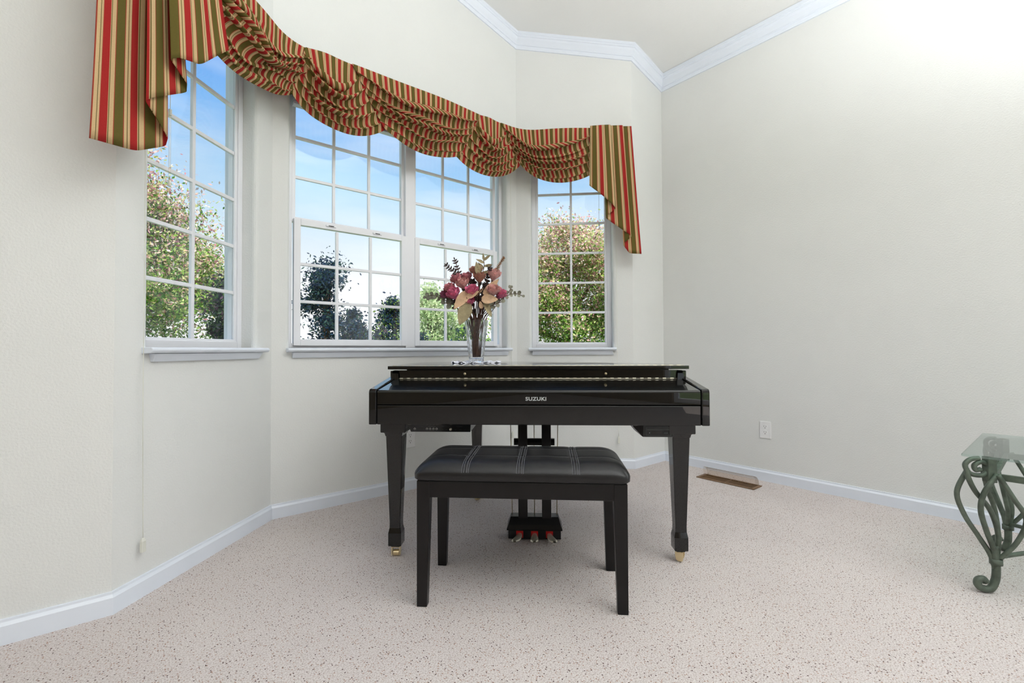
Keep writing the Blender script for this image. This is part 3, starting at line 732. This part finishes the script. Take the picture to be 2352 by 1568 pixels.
for i, j in border: q = rows[i][j]; mb.v.append((q.x*.998, q.y*.996, Z0+.006))
for i, j in border: q = rows[i][j]; mb.v.append((q.x*.98, q.y*.96, Z0))
for k in range(nb):
    k2 = (k+1) % nb; a = border[k][0]*nv+border[k][1]; b = border[k2][0]*nv+border[k2][1]
    mb.f += [(a, b, base+k2, base+k), (base+k, base+k2, base+nb+k2, base+nb+k)]
mb.f.append(tuple(base+nb+k for k in range(nb)))
cu = mb.build('cushion', 'vinyl_leather', bench, smooth=True)
for q in SEAM:
    st = MB()
    for o in (-.012, -.005, .005, .012):
        st.tube([rc((q+o)/HX, -.985+1.97*k/60)+Vector((0, 0, .0006)) for k in range(61)], .0008, 4)
    st.build('stitching', 'stitch', cu)
for q in CSEAM:
    MB().tube([rc(-.97+1.94*k/80, q/HY)+Vector((0, 0, .0002)) for k in range(81)], .0007, 4).build('piping', 'plastic_grey', cu)

# ------------------------------------------------------------------ glass vase, doily and dried flowers on the lid
def on_piano(x, y, z): return Vector((PO.x+c*x-s_*y, PO.y+s_*x+c*y, z))
VX, VY, LZ = -.332, .775, .8252
dl = MB(); RR = [.0, .030, .040, .052, .062, .078, .090, .104, .114, .128, .140]; SG = 72; lay = []
for k, r_ in enumerate(RR):
    lay.append([(r_*(1+(.05*abs(math.cos(12*a)) if k == len(RR)-1 else 0)+(.02*math.cos(24*a) if k in (8, 9) else 0))*math.cos(a), r_*(1+(.05*abs(math.cos(12*a)) if k == len(RR)-1 else 0))*math.sin(a), .0012+(.0085*max(0, math.sin(12*a+k*.4))*(r_/.14)**3)) for a in [2*PI*q/SG for q in range(SG)]])
for k in range(len(RR)-1):
    for q in range(SG):
        if k in (2, 4, 6, 8) and q % 4 in (1, 2): continue          # open lace work
        q2 = (q+1) % SG; dl.add([lay[k][q], lay[k][q2], lay[k+1][q2], lay[k+1][q]], [(0, 1, 2, 3)])
d_o = dl.build('doily', 'doily'); d_o.location = on_piano(VX, VY, LZ); tag(d_o, 'round white lace doily under the vase on the piano lid', 'doily')
sm_ = d_o.modifiers.new('yarn', 'SOLIDIFY'); sm_.thickness = .0014
vz = LZ+.0025
ve = tag(empty('glass_vase', on_piano(VX, VY, vz), PA), 'clear cut glass vase holding dried flowers on the piano', 'vase')
SGV = 32; vb_ = MB(); prof = [(.040, 0), (.0435, .004), (.0435, .018), (.047, .05), (.054, .12), (.063, .19), (.071, .246), (.0685, .246), (.060, .19), (.0505, .12), (.0435, .05), (.039, .024), (.020, .021)]
vvs = []
for k, (r_, z) in enumerate(prof):
    for q in range(SGV):
        a = 2*PI*q/SGV; cut = .0018 if (q % 2 == 0 and 2 <= k <= 6) else 0
        vvs.append(((r_-cut)*math.cos(a), (r_-cut)*math.sin(a), z))
vfs = [(i*SGV+k, i*SGV+(k+1) % SGV, (i+1)*SGV+(k+1) % SGV, (i+1)*SGV+k) for i in range(len(prof)-1) for k in range(SGV)]+[tuple(range(SGV-1, -1, -1)), tuple((len(prof)-1)*SGV+k for k in range(SGV))]
vb_.add(vvs, vfs).build('vase_body', 'crystal', ve)

def stem_path(head, k):
    """from the flower head down through the vase mouth to the vase floor (vase frame)"""
    rg = random.Random(100+k); a = rg.uniform(0, 2*PI); h = Vector(head)
    nx = max(-.052, min(.052, h.x*.28+rg.uniform(-.02, .02))); ny = max(-.035, min(.035, h.y*.4+rg.uniform(-.012, .012)))
    neck = Vector((nx, ny, .235)); low = Vector((nx*.35+rg.uniform(-.019, .019), rg.uniform(-.022, .022), .03))
    mid = h*.45+neck*.55+Vector((0, 0, -.01)); mid.z = .235+(h.z-.235)*.5
    return spline([h, mid, neck, low], 6)
VR = ve.matrix_basis
def flower_root(name, label, cat, group):
    o = empty(name, on_piano(VX, VY, vz), PA); return tag(o, label, cat, group)
def petal(mb, c0, ax, ang, R, H, width, flare, n=5):
    ax = ax.normalized(); rx = ax.orthogonal().normalized(); ry = ax.cross(rx)
    g = []
    for i in range(n+1):
        h = i/n; rr = R*(.25+.75*math.sin(PI*min(.5, h*.62)))+flare*max(0, h-.6)**1.5*R*2.2
        row = []
        for j in range(n+1):
            q = (j/n-.5); a = ang+q*width*(.55+.45*math.sin(PI*min(.75, h*.8+.1)))
            hh = H*h*(1-.30*(2*q)**2*h)
            row.append(c0+ax*hh+(rx*math.cos(a)+ry*math.sin(a))*rr)
        g.append(row)
    mb.grid(g)
def rose(k, dx, dz, dy, size, m, tilt, label, leaves=2):
    rg = random.Random(k*17+3)
    root = flower_root('dried_rose', label, 'flower', 'dried roses in the glass vase')
    size *= 1.12; head = Vector((dx, dy, dz)); ax = Vector((tilt[0], tilt[1], 1)).normalized()
    base = head-ax*size*.5
    mb = MB()
    for layer, (cnt, rf, hf, fl) in enumerate(((3, .36, 1.12, .0), (4, .58, 1.15, .12), (5, .80, 1.08, .25), (5, .95, .92, .45))):
        for i in range(cnt): petal(mb, base, ax, 2*PI*i/cnt+layer*.7+rg.uniform(-.2, .2), size*.56*rf, size*hf*rg.uniform(.92, 1.06), 2*PI/cnt*1.45, fl+rg.uniform(-.08, .15))
    o = mb.build('bloom', m, root, smooth=True, fix=False)
    sp = MB()
    for i in range(5):
        a = 2*PI*i/5; rx = ax.orthogonal().normalized(); ry = ax.cross(rx); dv = rx*math.cos(a)+ry*math.sin(a); tn = ax.cross(dv)
        sp.add([base-tn*.004, base+tn*.004, base+dv*size*.42-ax*size*.16], [(0, 1, 2)])
    sp.add(*([], [])); sp.build('sepals', 'leaf_dark', root)
    pth = [base]+stem_path(base-ax*.02, k)
    MB().tube(pth, .0036, 6).build('stem', 'stem_brown', root, smooth=True)
    for i in range(leaves):
        q = pth[3+2*i]; dv = Vector((rg.uniform(-1, 1), rg.uniform(-1, .6), rg.uniform(-.1, .9))).normalized()
        blade('leaf', q, q+dv*rg.uniform(.035, .055), .022, 'leaf_dark', root, curl=.3)
def blade(name, a, b, w, m, parent, curl=.2, fold=.25, side=None, n=8, round_=False):
    a, b = Vector(a), Vector(b); d = b-a; L = d.length; d.normalize()
    sd = (Vector(side) if side else d.cross(Vector((.15, -1, .1)))).normalized(); nr = sd.cross(d).normalized()
    g = []
    for i in range(n+1):
        t = i/n; wd = w*.5*(math.sin(PI*(.04+.96*t)**(1 if round_ else .75))**(.5 if round_ else .85))+.0006
        ctr = a+d*L*t+nr*curl*L*(t*t-.3*t)
        g.append([ctr+sd*wd*q+nr*abs(q)*fold*wd+nr*.002*math.sin(9*t+4*q) for q in (-1, -.5, 0, .5, 1)])
    o = MB().grid(g).build(name, m, parent, smooth=True, fix=False)
    return o
roses = [
 (1, -.150, .430, -.02, .050, 'rose_dusty', (-.5, -.5), 'dusty mauve dried rose, upper of the three at the left of the bouquet'),
 (2, -.124, .394, -.05, .056, 'rose_pink', (-.4, -.8), 'large pink dried rose, nearest the front at the left of the bouquet'),
 (3, -.186, .396, .00, .040, 'rose_mauve', (-.9, -.4), 'small dark dried rose furthest left in the bouquet'),
 (4, -.111, .487, .00, .054, 'rose_dusty', (-.5, -.5), 'wide open dusty dried rose below the dark sprigs at upper left'),
 (5, -.075, .456, -.03, .052, 'rose_peach', (-.2, -.8), 'peach and magenta dried rose left of the bouquet centre'),
 (6, -.054, .497, .00, .044, 'rose_dusty', (-.2, -.4), 'small mauve dried rose standing left of the brown roses'),
 (7, .003, .534, .01, .054, 'rose_brown', (-.2, -.5), 'brown dried rose, highest in the bouquet'),
 (8, .023, .492, -.03, .050, 'rose_brown', (.1, -.5), 'tall brownish dried rose just under the highest rose'),
 (9, .104, .510, .00, .054, 'rose_peach', (.3, -.4), 'pale pink dried rose, highest at the right of the bouquet'),
 (10, -.016, .409, -.06, .052, 'rose_pink', (0, -.8), 'bright pink dried rose at the front centre of the bouquet'),
 (11, .106, .412, -.05, .054, 'rose_peach', (.2, -.8), 'pale pink dried rose in front at the right of the bouquet'),
 (12, .142, .396, -.02, .050, 'rose_pink', (.7, -.5), 'hot pink dried rose furthest right in the bouquet'),
 (13, -.034, .350, -.05, .044, 'rose_pink', (0, -.9), 'magenta dried rose lowest in the bouquet, behind the large folded leaf')]
for a in roses: rose(*a)
def big_leaf(k, a, b, w, m, label, curl=.15, fold=.3, side=None):
    root = flower_root('dried_leaf', label, 'dried leaf', 'large dried leaves in the glass vase')
    blade('leaf_blade', a, b, w, m, root, curl, fold, side)
    pth = stem_path(a, 40+k); MB().tube(pth, .0034, 6).build('stem', 'stem_brown', root, smooth=True)
big_leaf(1, (-.035, -.07, .408), (-.117, -.085, .305), .060, 'leaf_tan', 'large tan dried leaf hanging to the left at the bouquet front', .12)
big_leaf(2, (-.034, -.075, .344), (-.086, -.085, .214), .078, 'leaf_khaki', 'large khaki dried leaf hanging down over the vase rim', .05, .2)
big_leaf(3, (.040, -.07, .362), (.135, -.075, .362), .055, 'leaf_tan', 'broad tan dried leaf pointing right at the bouquet front', -.1)
big_leaf(4, (.050, -.05, .392), (.138, -.04, .482), .042, 'leaf_tan', 'tan dried leaf rising to the right between the pink roses', .1)
big_leaf(5, (.055, -.06, .355), (.098, -.07, .258), .034, 'leaf_khaki', 'narrow khaki dried leaf hanging at the right of the vase', .1)
big_leaf(6, (-.044, -.08, .372), (.028, -.08, .408), .034, 'leaf_tan', 'small tan dried leaf across the front centre rose', .05)
big_leaf(7, (.024, -.03, .500), (.004, -.03, .585), .036, 'leaf_khaki', 'khaki dried leaf standing against the highest brown rose', .1)
big_leaf(8, (.040, -.06, .310), (.030, -.07, .352), .024, 'leaf_tan', 'short tan dried leaf at the middle above the vase', .1)
def sprig(k, pts, leaf, step, sz, m, label, r_=.0022, round_=True, tip=True, alt=.9):
    root = flower_root('dried_sprig', label, 'sprig', 'dried sprigs in the glass vase'); rg = random.Random(k*31)
    sp = spline(pts, 10); full = list(reversed(sp))+stem_path(sp[0], 70+k)[1:]
    MB().tube(full, r_, 5).build('stem', 'stem_brown', root, smooth=True)
    L = 0; nxt = step*.6; side = 1
    for i in range(1, len(sp)):
        L += (sp[i]-sp[i-1]).length
        if L >= nxt:
            nxt += step; tg = (sp[i]-sp[i-1]).normalized()
            for sg in ((1, -1) if alt >= 1 else (side,)):
                pv = tg.cross(Vector((0, 1, 0))).normalized()*sg
                dv = (pv+tg*rg.uniform(.2, .7)+Vector((0, rg.uniform(-.8, .4), 0))).normalized(); q = sz*rg.uniform(.75, 1.15)
                blade('leaf', sp[i], sp[i]+dv*q, q*leaf, m, root, rg.uniform(-.2, .3), .2, None, 6, round_)
            side = -side
    if tip: blade('leaf', sp[-1], sp[-1]+(sp[-1]-sp[-2]).normalized()*sz*.8, sz*.8*leaf, m, root, .1, .2, None, 6, round_)
sprig(1, [(-.09, 0, .37), (-.18, -.01, .365), (-.25, -.02, .395), (-.292, -.02, .385)], .85, .026, .026, 'eucalyptus', 'dark round-leaved eucalyptus sprig reaching far left', alt=1)
sprig(2, [(.11, 0, .36), (.17, -.01, .385), (.23, -.01, .40), (.27, -.01, .388)], .85, .026, .022, 'eucalyptus_pale', 'pale grey eucalyptus sprig reaching far right', alt=1)
sprig(3, [(.15, .0, .37), (.185, 0, .40), (.205, 0, .435)], .9, .018, .020, 'eucalyptus_pale', 'short pale eucalyptus twig rising at the far right')
sprig(4, [(-.05, -.03, .32), (-.12, -.04, .335), (-.175, -.04, .345)], .75, .036, .034, 'eucalyptus', 'dark eucalyptus sprig below the roses at left', alt=1)
sprig(5, [(.07, -.02, .32), (.11, -.03, .335), (.150, -.03, .350)], .75, .036, .032, 'eucalyptus_pale', 'olive grey eucalyptus sprig below the roses at right', alt=1)
sprig(6, [(-.08, .0, .47), (-.12, 0, .525), (-.175, 0, .572)], .42, .016, .022, 'leaf_dark', 'thin dark sprig leaning left above the roses', round_=False, alt=1)
sprig(7, [(-.09, .0, .48), (-.105, 0, .54), (-.127, 0, .606)], .42, .018, .020, 'leaf_dark', 'thin dark sprig standing upright above the left roses', round_=False, alt=1)
sprig(8, [(.05, .01, .44), (.07, 0, .50), (.085, 0, .560)], .5, .011, .024, 'leaf_dark', 'dark small-leaved sprig between the brown and pale pink roses', round_=False, alt=1)
sprig(9, [(.03, .0, .50), (.047, 0, .560), (.045, 0, .600)], .32, .018, .052, 'leaf_khaki', 'tan lance-leaved sprig, tallest in the bouquet', round_=False)
sprig(10, [(.09, .01, .46), (.125, 0, .55), (.163, 0, .612)], .45, .0075, .012, 'spike_tan', 'tan seed spike leaning right at the bouquet top', round_=False, alt=1)
sprig(11, [(.0, -.04, .38), (.03, -.06, .41), (.045, -.06, .425)], .8, .008, .008, 'leaf_tan', 'tiny cream filler flowers at the bouquet centre', alt=1)
sprig(12, [(.0, .02, .36), (-.03, .02, .43), (-.02, .02, .475)], .6, .014, .032, 'leaf_dark', 'dark leafy sprig in the heart of the bouquet', round_=False, alt=1)
sprig(13, [(.02, .02, .34), (.05, .02, .40), (.06, .02, .45)], .6, .014, .032, 'leaf_dark', 'dark leafy sprig right of the bouquet heart', round_=False, alt=1)

# ------------------------------------------------------------------ wrought iron side table with glass top
GX0, GX1, GY0, GY1, GZ = -.945, -.290, -2.50, -1.832, .498
tb = tag(empty('side_table', ((GX0+GX1)/2, (GY0+GY1)/2, 0)), 'verdigris wrought iron side table with clear glass top by the right wall', 'table')
tx, ty = (GX1-GX0)/2, (GY1-GY0)/2
MB().box(-tx, tx, -ty, ty, GZ, GZ+.010).build('glass_top', 'table_glass', tb, bevel=.003)
lx, ly_ = .255, .255
def table_leg(sx, sy):
    lg = empty('leg', (sx*lx, sy*ly_, 0), math.atan2(sy, sx), tb)      # local x points outwards
    IR = 'iron_green'
    def bar(name, pts, rad=.0085, flat=1.0): MB().tube(spline(pts, 7), rad, 8, flat).build(name, IR, lg, smooth=True)
    bar('scroll_bar', [(.045, 0, .452), (.062, 0, .449), (.066, 0, .466), (.046, 0, .478), (.024, 0, .470), (.020, 0, .450), (.04, .0, .430), (.08, 0, .435), (.098, 0, .465), (.080, 0, .487), (.05, 0, .492)])
    bar('outer_bar', [(.078, -.018, .44), (.112, -.020, .36), (.092, -.016, .28), (.048, -.010, .20), (.016, -.005, .14), (.004, 0, .09)])
    bar('cross_bar', [(.008, .022, .438), (.055, .026, .375), (.066, .022, .31), (.040, .012, .23), (.012, .006, .16), (.004, .004, .10)])
    bar('inner_bar', [(.094, .0, .455), (.092, .006, .42), (.070, .008, .37), (.020, .004, .305), (-.012, -.004, .22), (-.008, -.004, .14), (.0, 0, .09)])
    bar('cross_bar', [(.012, -.03, .438), (-.02, -.05, .36), (-.05, -.06, .29), (-.04, -.035, .20), (-.008, -.008, .13)], .008)
    bar('cross_bar', [(.012, .03, .438), (-.02, .05, .36), (-.05, .06, .29), (-.04, .035, .20), (-.008, .008, .13)], .008)
    bar('shank', [(.004, 0, .17), (.0, 0, .11), (.002, 0, .055), (.018, 0, .018), (.042, 0, .0145), (.062, 0, .026), (.062, 0, .044), (.046, 0, .050), (.036, 0, .040)], .0125)
    MB().tube([(.0, 0, .105), (.0, 0, .125)], .019, 12).build('collar', IR, lg, smooth=True)
    MB().box(.0, .03, -.014, .014, .405, .498).build('post', IR, lg, bevel=.002)
for sx, sy in ((-1, 1), (1, 1), (-1, -1), (1, -1)): table_leg(sx, sy)
for sy in (-1, 1): MB().box(-lx, lx, sy*ly_-.006, sy*ly_+.006, .415, .438).build('rail', 'iron_green', tb)
for sx in (-1, 1): MB().box(sx*lx-.006, sx*lx+.006, -ly_, ly_, .415, .438).build('rail', 'iron_green', tb)
for sy in (-1, 1): MB().tube(spline([(-lx, sy*ly_, .13), (-.1, sy*.12, .155), (0, 0, .135), (.1, -sy*.12, .155), (lx, -sy*ly_, .13)], 8), .008, 8).build('stretcher', 'iron_green', tb, smooth=True)

# ------------------------------------------------------------------ floor register, outlets
rg_ = tag(empty('floor_register', (-.205, -.605, 0)), 'brown metal floor register with clear plastic air deflector by the right wall', 'vent')
RX, RY = .062, .195
fm = MB(); fm.box(-RX, -RX+.012, -RY, RY, .001, .007); fm.box(RX-.012, RX, -RY, RY, .001, .007); fm.box(-RX+.012, RX-.012, -RY, -RY+.02, .001, .007); fm.box(-RX+.012, RX-.012, RY-.02, RY, .001, .007); fm.box(-RX+.012, RX-.012, -.004, .004, .001, .006)
fm.build('frame', 'register_brown', rg_, bevel=.0015)
MB().box(-RX+.01, RX-.01, -RY+.018, RY-.018, .0005, .0012).build('duct', 'duct_dark', rg_)
sl = None
for k in range(30):
    y = -RY+.026+(2*RY-.052)*k/29
    if sl is None:
        sl = MB().add([(-.05, -.0015, .0015), (.05, -.0015, .0015), (.05, .003, .006), (-.05, .003, .006), (-.05, .0005, .0012), (.05, .0005, .0012), (.05, .005, .0055), (-.05, .005, .0055)], [(0, 1, 2, 3), (7, 6, 5, 4), (0, 3, 7, 4), (1, 5, 6, 2), (3, 2, 6, 7), (0, 4, 5, 1)]).build('slat', 'register_brown', rg_); q = sl
    else: q = sl.copy(); COL.objects.link(q); q.parent = rg_
    q.location = (0, y, 0)
    if y < 0: q.scale = (1, .45, 1)
dm = MB(); rows = []
for i in range(11):
    t = i/10; a = t*PI*.5
    hw = RY*.90-(.028*(max(0, t-.7)/.3)**2)
    rows.append([(RX*1.0-.085*(1-math.cos(a))-.0, -hw+2*hw*j/12, .007+.068*math.sin(a)) for j in range(13)])
do = dm.grid(rows).build('air_deflector', 'clear_plastic', rg_, smooth=True); so = do.modifiers.new('sheet', 'SOLIDIFY'); so.thickness = .002
for sg in (-1, 1):
    MB().add([(RX, sg*RY*.9, .006)]+[(RX-.085*(1-math.cos(t*PI/12)), sg*RY*.9, .007+.066*math.sin(t*PI/12)) for t in range(0, 6)]+[(RX-.06, sg*RY*.9, .006)], [tuple(range(8))]).build('deflector_end', 'clear_plastic', rg_)

def outlet(m, a, z, label):
    w, h = .0375, .0575
    o = tag(empty('wall_outlet', matrix=m @ Matrix.Translation((a, 0, z))), label, 'outlet', 'electrical outlets')
    MB().box(-w, w, -.006, 0, -h, h).build('cover_plate', 'outlet_white', o, bevel=.003)
    for s in (-1, 1):
        f = MB(); n = 20; f.prism_x([(0, 0), (0, .001), (.001, 0)], 0, .0001) if False else None
        pr = [(max(-.0125, min(.0125, .017*math.cos(2*PI*k/n)))*1.25, .0145*math.sin(2*PI*k/n)+s*.0195) for k in range(n)]
        vs = [(x, -.0075, zz) for x, zz in pr]+[(x, -.005, zz) for x, zz in pr]
        r_ = f.add(vs, [tuple(range(n)), tuple(range(2*n-1, n-1, -1))]+[(k, (k+1) % n, n+(k+1) % n, n+k) for k in range(n)]).build('receptacle', 'outlet_white', o)
        MB().box(-.0073, -.0052, -.0079, -.006, s*.0195+.001, s*.0195+.009).build('slot', 'slot_dark', r_)
        MB().box(.0052, .0073, -.0079, -.006, s*.0195+.001, s*.0195+.009).build('slot', 'slot_dark', r_)
        MB().cyl((0, -.0079, s*.0195-.007), (0, -.006, s*.0195-.007), .0027, 10).build('ground_hole', 'slot_dark', r_)
    MB().cyl((0, -.0068, 0), (0, -.005, 0), .0025, 10).build('screw', 'outlet_white', o)
outlet(MRT, .762, .348, 'white wall outlet on the right wall above the floor register')
outlet(MBC, .812, .328, 'white wall outlet under the wide window, behind the left piano leg')

# torchiere added behind the camera for bounce light, lighting the vault from below
LPX, LPY, LPZ = -2.25, -3.35, 1.3
cl_ = tag(empty('added_floor_lamp', (LPX, LPY, 0)), 'white torchiere floor lamp with upturned bowl, added out of view to light the room', 'lamp')
MB().lathe([(.15, 0), (.15, .015), (.03, .03)], seg=32).build('base', 'lamp_white', cl_)
MB().cyl((0, 0, .02), (0, 0, LPZ-.10), .012, 12).build('pole', 'lamp_white', cl_)
bw = MB().lathe([(.02, LPZ-.11), (.12, LPZ-.08), (.19, LPZ-.02), (.185, LPZ-.02), (.115, LPZ-.075), (.02, LPZ-.10)], seg=32, close=False).build('bowl', 'lamp_white', cl_, smooth=True)
ld = bpy.data.lights.new('lamp_fill_spot', 'SPOT'); ld.shadow_soft_size = .12; ld.energy = LAMP_W; ld.color = (.955, .978, 1); ld.spot_size = math.radians(160); ld.spot_blend = 1
lo_ = bpy.data.objects.new('lamp_fill_spot', ld); COL.objects.link(lo_); lo_.parent = cl_; lo_.location = (0, 0, LPZ+.02); lo_.rotation_euler = (PI, 0, 0)

# ------------------------------------------------------------------ outdoors
gm = MB().box(-60, 60, -60, 90, -.75, -.70).build('ground', 'lawn'); struct(gm, 'lawn outside the house')
CX, CY = -3.333, -2.099
def tree(name, az, dist, top, base, rad, n, cols, label, leafsz=.06, seed=1, shape=1.0, trunk=True, clumps=26, parts=None):
    rg = np.random.default_rng(seed)
    gx, gy = CX+dist*math.cos(math.radians(az)), CY+dist*math.sin(math.radians(az))
    root = tag(empty(name, (gx, gy, -.70)), label, 'tree', 'trees outside the windows')
    H = top+.70; b0 = base+.70
    # clumps scattered in an egg-shaped crown
    cc = []
    while len(cc) < clumps:
        q = rg.uniform(-1, 1, 3)
        if np.linalg.norm(q) < 1:
            zf = (q[2]+1)/2; w = 1-(zf**2.2*.85)*shape
            cc.append((q[0]*rad*w*.8, q[1]*rad*w*.8, b0+(H-b0)*zf))
    cc = np.array(cc); cr_ = rg.uniform(.16, .38, clumps)*rad
    idx = rg.integers(0, clumps, n); dv = rg.normal(size=(n, 3)); dv /= np.linalg.norm(dv, axis=1)[:, None]
    ctr = cc[idx]+dv*(cr_[idx]*np.abs(rg.normal(.55, .34, n)))[:, None]*np.array([1, 1, .85])
    a = rg.normal(size=(n, 3)); a /= np.linalg.norm(a, axis=1)[:, None]; b = np.cross(a, rg.normal(size=(n, 3))); b /= np.linalg.norm(b, axis=1)[:, None]
    sz = leafsz*rg.uniform(.6, 1.25, n)[:, None]
    V = np.stack([ctr-a*sz, ctr+b*sz*.45, ctr+a*sz, ctr-b*sz*.45], 1).reshape(-1, 3)
    me = bpy.data.meshes.new('foliage'); me.vertices.add(4*n); me.vertices.foreach_set('co', V.ravel())
    me.loops.add(4*n); me.loops.foreach_set('vertex_index', np.arange(4*n)); me.polygons.add(n)
    me.polygons.foreach_set('loop_start', np.arange(0, 4*n, 4)); me.polygons.foreach_set('loop_total', np.full(n, 4)); me.update()
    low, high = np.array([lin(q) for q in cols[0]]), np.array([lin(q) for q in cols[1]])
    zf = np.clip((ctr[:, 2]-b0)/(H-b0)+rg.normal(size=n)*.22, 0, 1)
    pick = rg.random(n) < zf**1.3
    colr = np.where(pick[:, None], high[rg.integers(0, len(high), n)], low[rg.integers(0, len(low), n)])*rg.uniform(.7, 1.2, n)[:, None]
    ca = me.color_attributes.new('leaf_colour', 'FLOAT_COLOR', 'POINT')
    ca.data.foreach_set('color', np.repeat(np.concatenate([colr, np.ones((n, 1))], 1), 4, 0).ravel())
    me.materials.append(MATS['tree_leaf']); fo_ = bpy.data.objects.new('foliage', me); COL.objects.link(fo_); fo_.parent = root; fo_['kind'] = 'stuff'
    tk = MB(); tk.tube(spline([(0, 0, 0), (.05, .03, H*.3), (-.03, .02, H*.6), (0, 0, H*.85)], 4), [.11*(1-.06*k) for k in range(13)], 8)
    for k in range(9):
        q = cc[k]; z0 = H*(.22+.4*k/9); tk.tube(spline([(0, 0, z0), (q[0]*.5, q[1]*.5, (z0+q[2])/2), tuple(q)], 4), [.045*(1-.09*j) for j in range(9)], 6)
    tk.build('trunk', 'bark', root, smooth=True)
    return root
G1 = [(160, 192, 96), (128, 170, 76), (200, 220, 140), (92, 140, 62), (84, 124, 66)]
R1 = [(228, 184, 182), (200, 140, 148), (236, 208, 190), (190, 204, 140), (246, 226, 220), (214, 196, 150)]
DK = [(70, 72, 84), (60, 82, 62), (92, 74, 88), (72, 98, 70)]
BACKLIT = [(50, 76, 96), (56, 82, 76), (44, 62, 84)]  # dark blue leaves: backlight and haze put into the colour
PALE = [(190, 206, 160), (208, 216, 180), (172, 196, 144)]  # pale leaves: haze put into the colour
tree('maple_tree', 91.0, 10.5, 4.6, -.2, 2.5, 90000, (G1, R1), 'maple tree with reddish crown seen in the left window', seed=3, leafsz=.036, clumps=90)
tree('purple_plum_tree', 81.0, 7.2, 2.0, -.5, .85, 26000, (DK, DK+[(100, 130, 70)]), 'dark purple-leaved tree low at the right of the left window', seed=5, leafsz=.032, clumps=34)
tree('dark_shrub_tree', 72.3, 8.6, 2.6, -.5, 1.05, 20000, (BACKLIT, BACKLIT), 'shrub with backlit dark painted into its leaves in the lower left panes of the wide window', seed=8, leafsz=.036, clumps=40, shape=.7)
tree('evergreen_tree', 64.6, 11.5, 2.45, -.3, 1.15, 16000, (BACKLIT+DK, BACKLIT+G1[:1]), 'dark green tree in the middle of the wide window', seed=10, leafsz=.045, clumps=34)
tree('low_dark_bush', 69.2, 14.5, 1.88, -.5, 1.0, 12000, (DK+BACKLIT, BACKLIT+DK), 'low dark bush between the two dark trees of the wide window', seed=11, leafsz=.05, clumps=30)
tree('pale_tree', 60.5, 17, 3.2, .0, 1.9, 20000, (PALE, PALE), 'pale green tree with painted-in haze, far behind the wide window mullion', seed=12, leafsz=.065, clumps=40)
tree('round_bush', 55.2, 6.4, 1.52, -.4, .52, 14000, (BACKLIT+G1, G1+BACKLIT), 'low green bush behind the bouquet in the wide window', seed=14, leafsz=.028)
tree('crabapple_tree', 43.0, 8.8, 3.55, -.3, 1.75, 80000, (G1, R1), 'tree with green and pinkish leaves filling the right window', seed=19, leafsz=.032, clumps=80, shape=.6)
